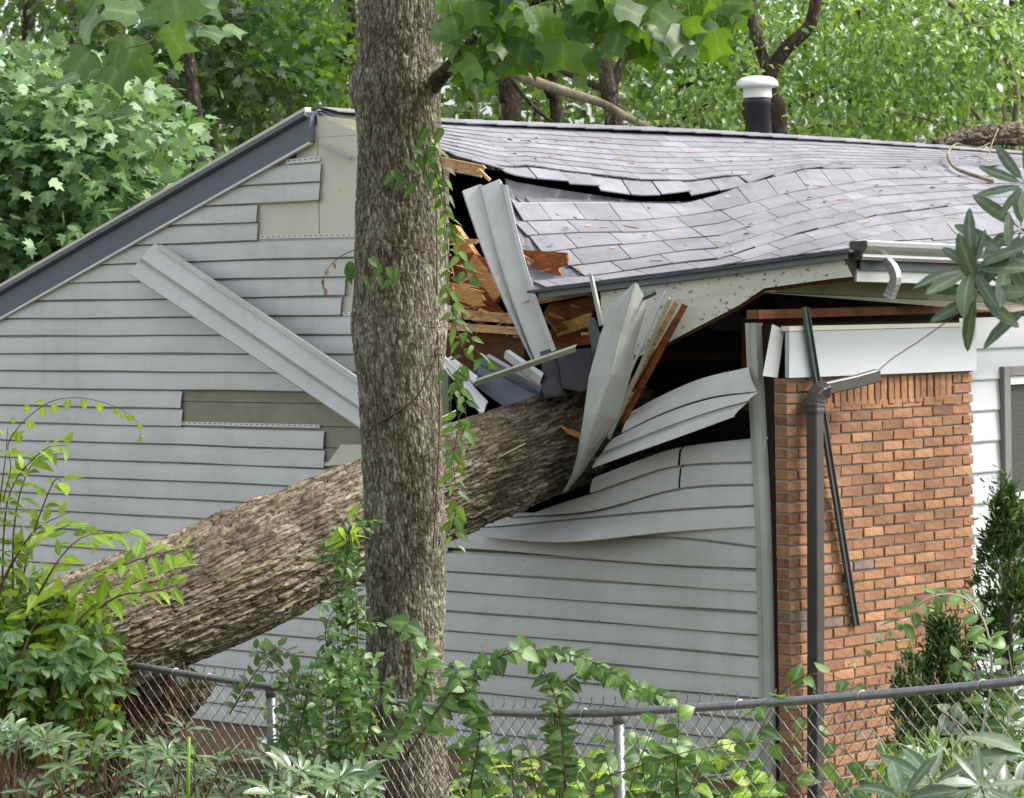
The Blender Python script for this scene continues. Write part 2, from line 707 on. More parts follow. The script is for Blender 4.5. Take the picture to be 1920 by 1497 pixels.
M['dark'] = mat_simple('inside_shade', (0.03, 0.022, 0.016), 0.95, 0.2, 4, 0.1)  # near-black that puts the shade of the inside into the colour
M['foundation'] = mat_simple('foundation_block', (0.24, 0.17, 0.105), 0.9, 0.2, 3, 0.2, 0.3, 40)
M['window_frame'] = mat_simple('grey_brown_window_frame', (0.15, 0.145, 0.14), 0.45, 0.05, 6)
M['blind'] = mat_simple('window_blind', (0.55, 0.58, 0.52), 0.6, 0.05, 6)
gm, gnt, gb = nodes('window_glass')
gb.inputs['Base Color'].default_value = (0.55, 0.62, 0.55, 1)
gb.inputs['Transmission Weight'].default_value = 0.9
gb.inputs['Roughness'].default_value = 0.03
M['glass'] = gm
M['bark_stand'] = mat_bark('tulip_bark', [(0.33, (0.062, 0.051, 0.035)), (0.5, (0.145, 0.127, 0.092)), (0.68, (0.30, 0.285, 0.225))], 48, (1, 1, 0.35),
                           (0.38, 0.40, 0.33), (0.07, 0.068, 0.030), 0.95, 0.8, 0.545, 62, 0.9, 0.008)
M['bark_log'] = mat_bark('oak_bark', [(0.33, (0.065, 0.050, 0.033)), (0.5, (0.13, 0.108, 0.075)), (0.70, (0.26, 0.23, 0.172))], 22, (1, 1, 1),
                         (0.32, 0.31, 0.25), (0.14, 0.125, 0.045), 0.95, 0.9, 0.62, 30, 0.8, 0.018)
M['bark_far'] = mat_bark('woodland_bark', [(0.3, (0.035, 0.026, 0.018)), (0.7, (0.12, 0.095, 0.07))], 16, (1, 1, 0.4), (0.20, 0.21, 0.17))
M['bark_pale'] = mat_bark('pale_branch_bark', [(0.3, (0.16, 0.13, 0.09)), (0.7, (0.40, 0.35, 0.27))], 16, (1, 1, 0.4))
M['twig'] = mat_simple('twig', (0.10, 0.055, 0.03), 0.8, 0.3, 20, 0.2)
M['twig_green'] = mat_simple('green_stem', (0.15, 0.17, 0.05), 0.7, 0.3, 20, 0.3)
M['twig_pale'] = mat_simple('pale_twig', (0.42, 0.36, 0.29), 0.85, 0.2, 20, 0.2)
M['vine_stem'] = mat_simple('vine_stem', (0.09, 0.045, 0.03), 0.85, 0.3, 25, 0.2)
M['dead_leaf'] = mat_pieces('dead_leaf', [(0, (0.26, 0.14, 0.08)), (1, (0.55, 0.44, 0.32))], 0.9, None, 0.2, 0)
M['leaf_tulip'] = mat_leaf('tulip_leaf', (0.024, 0.062, 0.010), (0.045, 0.105, 0.015), (0.08, 0.16, 0.024), (0.26, 0.48, 0.02), 0.40, 0.42, 0.35)
M['leaf_tulip_grey'] = mat_leaf('tulip_leaf_cool', (0.045, 0.09, 0.03), (0.065, 0.12, 0.04), (0.09, 0.155, 0.055), (0.20, 0.38, 0.04), 0.28, 0.5, 0.3)
M['leaf_pale'] = mat_leaf('pale_lobed_leaf', (0.06, 0.125, 0.04), (0.11, 0.20, 0.075), (0.19, 0.30, 0.13), (0.28, 0.5, 0.10), 0.3, 0.45, 0.45)
M['leaf_wood'] = mat_leaf('woodland_leaf', (0.018, 0.050, 0.006), (0.045, 0.105, 0.012), (0.12, 0.22, 0.03), (0.38, 0.62, 0.05), 0.42, 0.42, 0.4)
M['leaf_wood_dark'] = mat_leaf('shaded_woodland_leaf', (0.012, 0.03, 0.006), (0.026, 0.058, 0.012), (0.055, 0.11, 0.022), (0.20, 0.38, 0.04), 0.3, 0.5, 0.3)  # darker copy of the woodland leaf, deep-wood shade put into its colour
M['leaf_wood_light'] = mat_leaf('light_woodland_leaf', (0.03, 0.07, 0.010), (0.085, 0.165, 0.025), (0.24, 0.36, 0.09), (0.40, 0.64, 0.07), 0.40, 0.36, 0.5)
M['leaf_bright'] = mat_leaf('bright_leaf', (0.11, 0.22, 0.012), (0.20, 0.34, 0.02), (0.32, 0.46, 0.04), (0.60, 0.80, 0.04), 0.45, 0.42, 0.4)  # brighter yellow-green than the other leaf materials
M['leaf_shrub'] = mat_leaf('shrub_leaf', (0.025, 0.065, 0.010), (0.06, 0.135, 0.018), (0.13, 0.24, 0.035), (0.35, 0.58, 0.04), 0.38, 0.42, 0.4)
M['leaf_vine'] = mat_leaf('vine_leaf', (0.025, 0.065, 0.016), (0.055, 0.12, 0.026), (0.12, 0.215, 0.05), (0.30, 0.52, 0.06), 0.34, 0.42, 0.4)
M['leaf_rhodo'] = mat_leaf('rhododendron_leaf', (0.025, 0.055, 0.016), (0.05, 0.10, 0.03), (0.11, 0.17, 0.06), (0.2, 0.36, 0.06), 0.15, 0.27, 0.6)
M['leaf_rhodo_grey'] = mat_leaf('grey_rhododendron_leaf', (0.05, 0.08, 0.045), (0.085, 0.125, 0.075), (0.15, 0.195, 0.125), (0.2, 0.36, 0.1), 0.1, 0.36, 0.5)
M['leaf_blade'] = mat_leaf('strap_leaf', (0.08, 0.15, 0.03), (0.14, 0.23, 0.05), (0.25, 0.34, 0.12), (0.35, 0.55, 0.08), 0.35, 0.35, 0.5)
M['conifer'] = mat_leaf('conifer_spray', (0.014, 0.036, 0.010), (0.04, 0.085, 0.02), (0.13, 0.21, 0.05), (0.12, 0.25, 0.04), 0.15, 0.55, 0.3)
M['ground'] = mat_simple('leaf_litter_ground', (0.075, 0.065, 0.035), 0.95, 0.5, 3.0, 0.1, 0.6, 20, 0, (1.2, 0.5, (0.05, 0.08, 0.022)))

# ------------------------------------------------------------------ leaf shapes
def leaf_template(half, fold=0.25, droop=0.25, waves=0.0):
    """half outline [(x,y)] from base to tip, leaf length 1; returns V (n,3), quads (m,4)"""
    V, F = [], []
    for (x, y) in half:
        zc = -droop * y * y
        V.append((0, y, zc))
        V.append((x, y, zc + fold * x + waves * math.sin(9 * y)))
        V.append((-x, y, zc + fold * x - waves * math.sin(9 * y)))
    for i in range(len(half) - 1):
        a, b = 3 * i, 3 * (i + 1)
        F.append((a, a + 1, b + 1, b))
        F.append((a + 2, a, b, b + 2))
    return np.array(V), np.array(F)


def lobed_template(outline, mid, fold=0.2, droop=0.2):
    """outline half with arbitrary points, fan from the midrib point chain: quads (outline i, i+1, mid i+1, mid i)"""
    V, F = [], []
    for (x, y), my in zip(outline, mid):
        V.append((0, my, -droop * my * my))
        V.append((x, y, -droop * y * y - 0.18 * droop * (2 * x) ** 2 + fold * x))
        V.append((-x, y, -droop * y * y - 0.18 * droop * (2 * x) ** 2 + fold * x))
    for i in range(len(outline) - 1):
        a, b = 3 * i, 3 * (i + 1)
        F.append((a, a + 1, b + 1, b))
        F.append((a + 2, a, b, b + 2))
    return np.array(V), np.array(F)


TPL = {
    'ovate': leaf_template([(0.001, 0), (0.2, 0.14), (0.29, 0.36), (0.23, 0.66), (0.10, 0.87), (0.001, 1.0)], 0.25, 0.25),
    'ovate_small': leaf_template([(0.001, 0), (0.27, 0.3), (0.2, 0.68), (0.001, 1.0)], 0.3, 0.25),
    'heart': leaf_template([(0.001, 0.03), (0.12, -0.05), (0.26, -0.03), (0.36, 0.10), (0.37, 0.26), (0.31, 0.46), (0.20, 0.68), (0.09, 0.86), (0.001, 1.0)], 0.2, 0.35),
    'pointed': leaf_template([(0.001, 0), (0.15, 0.10), (0.23, 0.32), (0.18, 0.58), (0.08, 0.82), (0.001, 1.0)], 0.3, 0.35),
    'round': leaf_template([(0.001, 0), (0.34, 0.10), (0.46, 0.36), (0.40, 0.66), (0.18, 0.90), (0.001, 1.0)], 0.15, 0.2),
    'lance': leaf_template([(0.012, 0), (0.015, 0.1), (0.085, 0.24), (0.125, 0.5), (0.11, 0.74), (0.055, 0.93), (0.001, 1.0)], 0.35, 0.28),
    'tulip': lobed_template([(0.001, 0.0), (0.14, -0.03), (0.36, 0.02), (0.60, 0.20), (0.43, 0.33), (0.37, 0.46), (0.41, 0.62), (0.52, 0.86), (0.30, 0.80), (0.12, 0.76), (0.001, 0.73)],
                            [0, 0.03, 0.10, 0.20, 0.31, 0.42, 0.52, 0.62, 0.67, 0.71, 0.73], 0.12, 0.3),
    'star': lobed_template([(0.001, 0), (0.22, -0.08), (0.30, 0.10), (0.62, 0.22), (0.34, 0.38), (0.58, 0.68), (0.22, 0.62), (0.16, 0.78), (0.001, 1.0)],
                           [0, 0.06, 0.14, 0.24, 0.36, 0.5, 0.6, 0.74, 1.0], 0.12, 0.25),
    'star_small': lobed_template([(0.001, 0), (0.3, 0.0), (0.60, 0.24), (0.32, 0.38), (0.5, 0.68), (0.2, 0.64), (0.001, 1.0)],
                                 [0, 0.1, 0.24, 0.36, 0.5, 0.62, 1.0], 0.12, 0.25),
}
LEAF_MESH = {}


def leaf_mesh(tpl, matkey, variant=0):
    k = (tpl, matkey, variant)
    if k not in LEAF_MESH:
        V, F = TPL[tpl]
        V = V.copy()
        r = np.random.default_rng(hash(tpl) % 1000 if False else len(tpl) * 31 + variant)
        if variant:
            V[:, 0] *= 1 + 0.15 * r.normal()
            V[:, 2] *= 1 + 0.6 * r.normal()
            V[:, 0] += 0.10 * r.normal() * V[:, 1] ** 2
            V[:, 2] += 0.10 * r.normal() * V[:, 0]
        me = fast_mesh('leaf', V, F.ravel(), 4, M[matkey], True)
        va = me.attributes.new('vein', 'FLOAT', 'POINT')
        va.data.foreach_set('value', np.array([1.0 if q % 3 == 0 else 0.0 for q in range(len(V))], dtype=np.float32))
        LEAF_MESH[k] = me
    return LEAF_MESH[k]


def basis(d, n):
    """leaf frame: y along d, z near n"""
    y = Vector(d).normalized()
    x = y.cross(Vector(n))
    if x.length < 1e-4:
        x = y.orthogonal()
    x.normalize()
    z = x.cross(y)
    return x, y, z


def leaf_obj(parent, p, d, n, size, tpl, matkey, name='leaf'):
    x, y, z = basis(d, n)
    b = BASE[parent.name]
    q = Vector(p) - b
    s = size
    m = Matrix(((x.x * s, y.x * s, z.x * s, q.x), (x.y * s, y.y * s, z.y * s, q.y), (x.z * s, y.z * s, z.z * s, q.z), (0, 0, 0, 1)))
    return link(name, leaf_mesh(tpl, matkey, random.randrange(5)), parent, m)


def leaf_batch(name, P, D, N, S, tpl, mat, parent=None, kind='stuff'):
    """many leaves joined into one mesh; P, D, N (k,3), S (k,)"""
    P, D, N, S = map(np.asarray, (P, D, N, S))
    Y = D / np.maximum(np.linalg.norm(D, axis=1, keepdims=True), 1e-9)
    X = np.cross(Y, N)
    X /= np.maximum(np.linalg.norm(X, axis=1, keepdims=True), 1e-9)
    Z = np.cross(X, Y)
    T, F = TPL[tpl]
    k, nv = len(P), len(T)
    wid = RNG.uniform(0.8, 1.2, (k, 1, 1))
    V = P[:, None, :] + S[:, None, None] * (T[None, :, 0:1] * wid * X[:, None, :] + T[None, :, 1:2] * Y[:, None, :] +
                                             T[None, :, 2:3] * Z[:, None, :] * RNG.uniform(-0.3, 1.8, (k, 1, 1)))
    b = BASE[parent.name] if parent is not None else Vector((0, 0, 0))
    V = V.reshape(-1, 3) - np.array(b)[None, :]
    L = (F[None, :, :] + (np.arange(k) * nv)[:, None, None]).reshape(-1)
    me = fast_mesh(name, V, L, 4, mat, True, np.repeat(RNG.random(k), len(F)))
    return link(name, me, parent, None, kind)


# ------------------------------------------------------------------ ground
def ground_z(x, y):
    return 0.02 + 0.35 * max(0.0, min(1.0, (x - 0.5) / 2.0)) * max(0.0, min(1.0, (17.0 - y) / 4.0)) + max(0.0, (y - 34.0)) * 0.03


gv, gf = [], []
gx = [-400, -150, -60, -30, -16] + [-10 + i * 0.8 for i in range(26)] + [16, 30, 60, 150, 400]
gy = [-100, -30, 0, 5] + [8 + i * 0.8 for i in range(34)] + [38, 45, 60, 90, 150, 300, 700]
for y in gy:
    for x in gx:
        gv.append((x, y, ground_z(x, y) + (random.uniform(-0.03, 0.03) if abs(x) < 12 and y < 36 else 0)))
for j in range(len(gy) - 1):
    for i in range(len(gx) - 1):
        a = j * len(gx) + i
        gf.append((a, a + 1, a + 1 + len(gx), a + len(gx)))
add('ground', gv, gf, M['ground'], None, True, 'structure')

# ------------------------------------------------------------------ HOUSE
house = thing('house', 'pale grey sided house with its gable end and roof crushed by a fallen trunk', 'house', gt(0, 0.0))
EZ = EYE.z
T_RIDGE = t_of(595)
Z_RIDGE = EZ + 1.177
SLOPE = 0.344


def roof_line(t):
    return Z_RIDGE - SLOPE * abs(t - T_RIDGE)


Z0 = EZ - 2.87
DZ = 0.1234
T_END = 7.6

# --- sheathing, backing walls, foundation, inside
def wall_slab(name, poly_tz, off, th, mat, label=None):
    V, F = prism([gt(t, z, off) for t, z in poly_tz], GN * (-th))
    o = add(name, V, F, mat, house, False, None, label)
    fix_normals(o)
    return o


T835 = t_of(835)
wall_slab('sheathing', [(T835 + 0.02, 0.22), (T_END, 0.22), (T_END, roof_line(T_END) - 0.05), (T_RIDGE, Z_RIDGE - 0.05), (T835 + 0.02, roof_line(T835) - 0.05)], -0.035, 0.03, M['olive'])
wall_slab('sheathing', [(0.02, 0.22), (T835 + 0.02, 0.22), (T835 + 0.02, EZ - 1.55), (1.3, EZ - 1.45), (0.02, EZ - 1.1)], -0.035, 0.03, M['olive'])
wall_slab('foundation', [(-0.02, -0.1), (T_END, -0.1), (T_END, Z0 + 0.02), (-0.02, Z0 + 0.02)], -0.02, 0.2, M['foundation'])
# cream boards bared under the ridge
def cream(px0, px1, zlo, top, name='sheathing_board', mat='cream', off=-0.012):
    t0, t1 = t_of(px0), t_of(px1)
    return wall_slab(name, [(t0, zlo), (t1, zlo), (t1, top(t1)), (t0, top(t0))], off, 0.018, M[mat])


zy = lambda px, py: G(px, py).z
cream(599.5, 815, zy(640, 256) - 0.0, lambda t: roof_line(t) - 0.03)
cream(600.5, 815, zy(640, 450), lambda t: zy(640, 254.5))
cream(470, 598.5, zy(560, 450), lambda t: min(zy(560, 300), roof_line(t) - 0.08))
cream(560, 598.5, zy(560, 299), lambda t: roof_line(t) - 0.1)
cream(636, 720, zy(655, 590), lambda t: zy(655, 500))
for (a, b) in ((728, 755), (756.5, 797), (798.5, 836), (837.5, 880)):
    cream(330, 740, zy(500, b), lambda t, a=a: zy(500, a), mat='olive', off=-0.010)
# attic and rooms behind the hole: partition and floor have shade in their near-black colour, far walls keep light out
def slab(name, pts, d, mat, parent=house, label=None):
    V, F = prism(pts, d)
    o = add(name, V, F, mat, parent, False, None, label)
    fix_normals(o)
    return o


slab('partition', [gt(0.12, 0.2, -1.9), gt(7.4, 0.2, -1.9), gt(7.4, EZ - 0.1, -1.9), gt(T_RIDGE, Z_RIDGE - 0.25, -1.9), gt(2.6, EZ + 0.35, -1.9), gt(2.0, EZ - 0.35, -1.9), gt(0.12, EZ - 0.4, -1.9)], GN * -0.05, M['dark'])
slab('ceiling_light_block', [gt(0.1, EZ - 0.42, -0.9), gt(7.4, EZ - 0.42, -0.9), gt(7.4, EZ - 0.42, -8), gt(0.1, EZ - 0.42, -8)], Vector((0, 0, -0.05)), M['dark'])  # unseen slab, added to block sky light from the hole
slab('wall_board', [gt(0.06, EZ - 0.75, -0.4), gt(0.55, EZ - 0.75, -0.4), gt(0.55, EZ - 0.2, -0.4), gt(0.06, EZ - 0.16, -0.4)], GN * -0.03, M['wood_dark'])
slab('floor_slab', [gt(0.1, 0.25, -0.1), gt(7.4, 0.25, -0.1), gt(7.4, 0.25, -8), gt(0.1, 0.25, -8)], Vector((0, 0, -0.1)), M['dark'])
slab('back_wall', [fs(0, 0.1, -7.5), fs(9, 0.1, -7.5), fs(9, EZ - 0.15, -7.5), fs(0, EZ - 0.15, -7.5)], FN * -0.1, M['siding'])
slab('end_wall', [gt(0, 0.1, -9), gt(7.5, 0.1, -9), gt(7.5, EZ - 0.2, -9), gt(T_RIDGE, Z_RIDGE - 0.1, -9), gt(0, EZ - 0.2, -9)], GN * -0.1, M['siding'])

# --- siding courses: each strip of vinyl is its own part
def course_mesh(name, lo, hi, mat, out_lo, thick_step=0.014, nx=2, wave=0.0):
    """lo, hi: equal-length lists of points on the wall (bottom and top edges); out_lo: outward offset of the butt edge"""
    rows = []
    for i, (a, b) in enumerate(zip(lo, hi)):
        o = out_lo[i] if isinstance(out_lo, list) else out_lo
        w = wave * math.sin(i * 1.7)
        rows.append([a - GN * 0.012, a + GN * (o - 0.003 + w), a + GN * (o + w) + (b - a) * 0.03,
                     a.lerp(b, 0.30) + GN * (o * 0.82 + 0.001 + w), a.lerp(b, 0.62) + GN * (o * 0.5 + 0.002 + w), a.lerp(b, 0.90) + GN * 0.004, a.lerp(b, 0.905) - GN * 0.013, b - GN * 0.013])
    V, F = merge([loft([r[a:b] for r in rows]) for a, b in ((0, 2), (1, 3), (2, 6), (5, 8))])
    return add(name, V, F, mat, house, True)


def left_course(k, px_right, px_left=None):
    z_lo, z_hi = Z0 + k * DZ, Z0 + (k + 1) * DZ
    t0 = t_of(px_right)
    t1 = T_END if px_left is None else t_of(px_left)
    if z_lo > roof_line(T_END) - 0.15:
        t1 = min(t1, T_RIDGE + (Z_RIDGE - 0.14 - z_lo) / SLOPE)
    n = 26
    lo, hi = [], []
    ph = random.uniform(0, 6)
    for i in range(n + 1):
        t = t0 + (t1 - t0) * i / n
        jz = 0.0022 * math.sin(t * 2.1 + ph) + 0.0012 * math.sin(t * 5.3 + ph * 2)
        zt = min(z_hi + 0.002, roof_line(t) - 0.10)
        zt = max(zt, z_lo + 0.004)
        lo.append(gt(t, z_lo + jz))
        hi.append(gt(t, zt + jz))
    o = course_mesh('siding_course', lo, hi, M['siding'], 0.020 + random.uniform(-0.002, 0.003), wave=0.0007)
    # closed end flap
    return o


END = {29: 609, 28: 606, 27: 488.6, 26: 488.6, 25: 745, 24: 745, 23: 651, 22: 643, 18: 740, 17: 340, 16: 340, 15: 605, 14: 605}
for k in range(10, 30):
    left_course(k, END.get(k, 760 if k > 13 else 836))
# nail hems that show along the top of a course where the next one is gone
def hem(px0, py0, px1, py1, h=0.022, off=0.006):
    a, b = G(px0, py0, off), G(px1, py1, off)
    up = Vector((0, 0, h))
    V, F = prism([a, b, b + up, a + up], GN * 0.006)
    o = add('nail_hem', V, F, M['hem'], house)
    fix_normals(o)
    slots = []
    n = max(3, int((b - a).length / 0.05))
    for i in range(n):
        p = a.lerp(b, (i + 0.5) / n) + up * 0.62 + GN * 0.0065
        d = (b - a).normalized()
        slots.append(box(p, d * 0.012, Vector((0, 0, 0.0022)), GN * 0.0008))
    V, F = merge(slots)
    s = add('nail_slots', V, F, M['dark'], o, kind='stuff')
hem(489, 448, 745, 443)
hem(342, 797, 600, 803)
hem(606, 873, 745, 881)
hem(644, 592, 745, 592)
hem(538, 308, 600, 302, 0.03)
# lower right wall: straight courses 0..9 and the crumpled ones above
for k in range(0, 10):
    z_lo, z_hi = Z0 + k * DZ, Z0 + (k + 1) * DZ
    for (ta, tb, jo) in ((0.07, T_END, 0.0),):
        lo, hi = [], []
        ph = random.uniform(0, 6)
        for i in range(45):
            t = ta + (tb - ta) * i / 44
            jz = 0.0022 * math.sin(t * 2.3 + ph) + 0.004 * max(0, 1 - t / 2.6) * (k / 9.0) * math.sin(t * 3 + ph)
            lo.append(gt(t, z_lo + jz))
            hi.append(gt(t, z_hi + 0.002 + jz))
        course_mesh('siding_course', lo, hi, M['siding'], 0.020 + random.uniform(-0.001, 0.003), wave=0.0008)


def px_course(lo_px, hi_px, out, px0, px1, n=26, mat='siding', out_fn=None):
    lo, hi, oo = [], [], []
    for i in range(n + 1):
        px = px0 + (px1 - px0) * i / n
        f = out_fn(px) if out_fn else 0.0
        lo.append(G(px, interp(lo_px, px), f))
        hi.append(G(px, interp(hi_px, px), f * 0.5))
        oo.append(out + f * 0.35)
    return course_mesh('siding_course', lo, hi, M[mat], oo)


def smooth_poly(pts, n=6):
    P = smooth_path([Vector((p[0], p[1], 0)) for p in pts], n)
    return [(p.x, p.y) for p in P]


E9 = [(820, 1063), (1130, 1085), (1440, 1108)]
E10 = smooth_poly([(820, 1026), (960, 1034), (1225, 1057), (1440, 1067)])
E11 = smooth_poly([(820, 985), (1000, 1000), (1150, 1003), (1285, 1008), (1440, 1027)])
E12 = smooth_poly([(900, 1003), (960, 1010), (1085, 1015), (1260, 998), (1440, 986)])
E13 = smooth_poly([(900, 988), (956, 985), (1080, 972), (1280, 954), (1440, 946)])
E14 = smooth_poly([(900, 972), (980, 968), (1118, 957), (1280, 915), (1440, 907)])
E15 = smooth_poly([(1000, 962), (1044, 946), (1110, 925), (1191, 896), (1280, 872), (1440, 865)])
E16 = smooth_poly([(1000, 940), (1114, 895), (1200, 862), (1280, 838), (1440, 819)])
bul = lambda px: 0.17 * math.exp(-((px - 1060) / 150.0) ** 2)
px_course(E10, E11, 0.018, 830, 1437, 30, out_fn=lambda px: 0.02 * math.exp(-((px - 1080) / 160.0) ** 2))
px_course(E11, E13, 0.018, 830, 1437, 30)
px_course(E12, E13, 0.030, 905, 1437, 30, out_fn=bul)
px_course(E13, E14, 0.020, 905, 1437, 30, out_fn=lambda px: 0.06 * math.exp(-((px - 1060) / 150.0) ** 2))
px_course(E14, E15, 0.018, 960, 1276, 24, out_fn=lambda px: 0.05 * math.exp(-((px - 1080) / 120.0) ** 2))
px_course(E14, E15, 0.018, 1279, 1437, 10)
px_course(E15, E16, 0.018, 1112, 1275, 16, out_fn=lambda px: 0.03 * math.exp(-((px - 1120) / 90.0) ** 2))
px_course(E15, E16, 0.018, 1279, 1437, 10)

# --- rake trim on the left slope
def rake_piece(name, t0, t1, d0, d1, off, th, mat):
    """prism along the left roof line, between depths d0 and d1 below it"""
    P = [gt(t0, roof_line(t0) - d0, off), gt(t1, roof_line(t1) - d0, off), gt(t1, roof_line(t1) - d1, off), gt(t0, roof_line(t0) - d1, off)]
    V, F = prism(P, GN * th)
    o = add(name, V, F, M[mat], house)
    fix_normals(o)
    return o


rake_piece('rake_board', T_RIDGE - 0.01, 8.4, 0.038, 0.212, 0.0, 0.04, 'slate')
rake_piece('rake_shadow_strip', T_RIDGE + 0.0, 8.4, 0.026, 0.054, 0.01, 0.05, 'slate')
rake_piece('rake_trim', T_RIDGE - 0.2 + 0.2, 8.4, -0.008, 0.022, 0.02, 0.055, 'cream')
rake_piece('rake_channel', T_RIDGE - 0.0, 8.2, 0.213, 0.228, 0.01, 0.035, 'hem')
# loose length of channel past the ridge
V, F = beam(G(600, 270, 0.03), G(657, 297, 0.03), 0.016, 0.022)
fix_normals(add('rake_channel', V, F, M['gutter'], house))

# --- roof
roof = thing('roof_group_temp', '', '', (0, 0, 0))
bpy.data.objects.remove(roof)
RIDGE_PX = [(595, 206), (830, 229), (1300, 248), (1600, 266), (1880, 286), (2000, 294), (2600, 330)]
LIP_PX = [(595, 206), (670, 238), (830, 290), (880, 304), (970, 335), (1070, 352), (1200, 371), (1290, 371), (1390, 353), (1505, 322), (1640, 321), (1806, 317), (2000, 322), (2600, 352)]
S_CORNER = CORNER + GD * T_RIDGE


def depth_su(px, u):
    """depth Y of the vertical plane at u metres down-slope from the ridge, on image column px"""
    p0 = S_CORNER + FN * u
    d = ray(px, 500)
    t = (p0 - EYE).dot(FN) / d.dot(FN)
    return (EYE + d * t).y


def up_pt(px, b, lift=0.0):
    yr, yl = interp(RIDGE_PX, px), interp(LIP_PX, px)
    if px < 885:                                   # the rake edge runs from the ridge to the broken lip
        ul = 1.3 * (yl - yr) / 70.0
        ul = min(1.3, max(0.02, ul))
        if px < 700:
            ul = 1.3 * (px - 595) / 290.0 + 0.02
    else:
        ul = 1.3
    k = interp([(930, 0), (985, 1), (1370, 1), (1480, 0)], px)
    fb = b
    if k > 0:
        fb = b + k * (interp([(0, 0), (0.9, 0.74), (1, 1)], b) - b)
    Y = depth_su(px, ul * b)
    p = at(px, yr + (yl - yr) * fb, Y)
    return p + (FN * 0.32 + Vector((0, 0, 0.95))) * lift


KL = [
    [(945, 352), (961, 382), (1141, 381), (1280, 384), (1346, 367), (1400, 345), (1460, 331), (1510, 318), (1640, 317), (1806, 313), (2000, 318), (2600, 352)],
    [(945, 418), (974, 417), (1081, 414), (1188, 416), (1280, 407), (1346, 397), (1488, 361), (1640, 338), (1806, 332), (2000, 335), (2600, 363)],
    [(945, 447), (977, 444), (1084, 438), (1208, 437), (1280, 429), (1346, 421), (1488, 382), (1640, 352), (1806, 345), (2000, 347), (2600, 374)],
    [(945, 482), (1000, 478), (1108, 464), (1184, 459), (1280, 449), (1346, 444), (1488, 402), (1640, 369), (1806, 358), (2000, 359), (2600, 385)],
    [(945, 512), (1010, 505), (1074, 500), (1184, 487), (1280, 472), (1346, 467), (1488, 422), (1640, 387), (1806, 371), (2000, 371), (2600, 396)],
    [(945, 534), (1010, 527), (1125, 517), (1280, 494), (1346, 488), (1488, 442), (1640, 406), (1806, 385), (2000, 384), (2600, 407)],
    [(945, 556), (1010, 548), (1150, 538), (1300, 512), (1400, 489), (1488, 462), (1640, 425), (1806, 401), (2000, 398), (2600, 418)],
    [(945, 580), (1300, 534), (1488, 481), (1640, 443), (1806, 420), (2000, 414), (2600, 429)],
    [(945, 600), (1300, 556), (1488, 500), (1640, 459), (1806, 440), (2000, 431), (2600, 440)],
    [(945, 620), (1300, 578), (1488, 520), (1640, 477), (1806, 462), (2000, 452), (2600, 451)],
]
EDGE_PX = [(940, 553), (990, 546), (1300, 508), (1500, 481), (1600, 468), (1640, 470), (1800, 470), (2000, 474), (2600, 486)]
YTOP = [(x, depth_su(x, 1.3)) for x in range(940, 2620, 30)]
YBOT = [(945, 19.45), (990, 19.35), (1600, 18.3), (1920, 19.5), (2000, 19.85), (2600, 22.6)]


def low_pt(px, k, lift=0.0, clip=False, ymin=None):
    """k real-valued course number"""
    k0 = int(max(0, min(len(KL) - 2, math.floor(k))))
    f = k - k0
    y = interp(KL[k0], px) * (1 - f) + interp(KL[k0 + 1], px) * f
    yt, yb = interp(KL[0], px), interp(EDGE_PX, px)
    if clip:
        y = min(y, yb - 1.0)
    if ymin is not None:
        y = max(y, ymin)
    g = max(-0.05, min(1.1, (y - yt) / (yb - yt)))
    Y = interp(YTOP, px) * (1 - g) + interp(YBOT, px) * g
    p = at(px, y, Y)
    return p + (FN * 0.45 + Vector((0, 0, 0.85))) * lift


def roof_part():
    return link('roof', None, house)


roof = link('roof', None, house)
# deck sheets under the shingles
rows = [[up_pt(px, b, -0.012) for b in np.linspace(0, 0.90, 9)] for px in np.linspace(600, 2500, 84)]
V, F = loft(rows, 0.02)
fix_normals(add('roof_deck', V, F, M['felt'], roof))
rows = []
for px in np.linspace(950, 2500, 90):
    r = []
    ye = interp(EDGE_PX, px)
    kk = 0.0
    kend = 9.0
    for q in np.linspace(0, 9, 91):
        k0 = int(min(8, math.floor(q)))
        y = interp(KL[k0], px) * (1 - (q - k0)) + interp(KL[k0 + 1], px) * (q - k0)
        if y > min(ye - 2, interp([(945, 392), (985, 470), (1000, 540), (1012, 560)], px)):
            kend = q
            break
    for q in np.linspace(-1.3 if px < 1420 else -0.3, kend, 16):
        r.append(low_pt(px, q, -0.012, False, interp(LIP_PX, px) + 4 if px < 1480 else None))
    rows.append(r)
V, F = loft(rows, 0.02)
fix_normals(add('roof_deck', V, F, M['underlay'], roof))
# back slope
bs = [S_CORNER + FD * -0.08, S_CORNER + FD * 9.2]
P = []
for p in bs:
    P.append(Vector((p.x, p.y, Z_RIDGE - 0.015)))
for p in reversed(bs):
    q = p - FN * 4.6
    P.append(Vector((q.x, q.y, Z_RIDGE - 0.015 - SLOPE * 4.6)))
P[1].z -= 0.12
V, F = prism(P, Vector((0, 0, -0.03)))
fix_normals(add('roof_deck', V, F, M['shingle'], roof))

shingles = []       # (distance weight, verts, faces)


def tab(pts_top, pts_bot, th=0.008):
    rows = [[a, a.lerp(b, 0.5), b] for a, b in zip(pts_top, pts_bot)]
    return loft(rows, th)


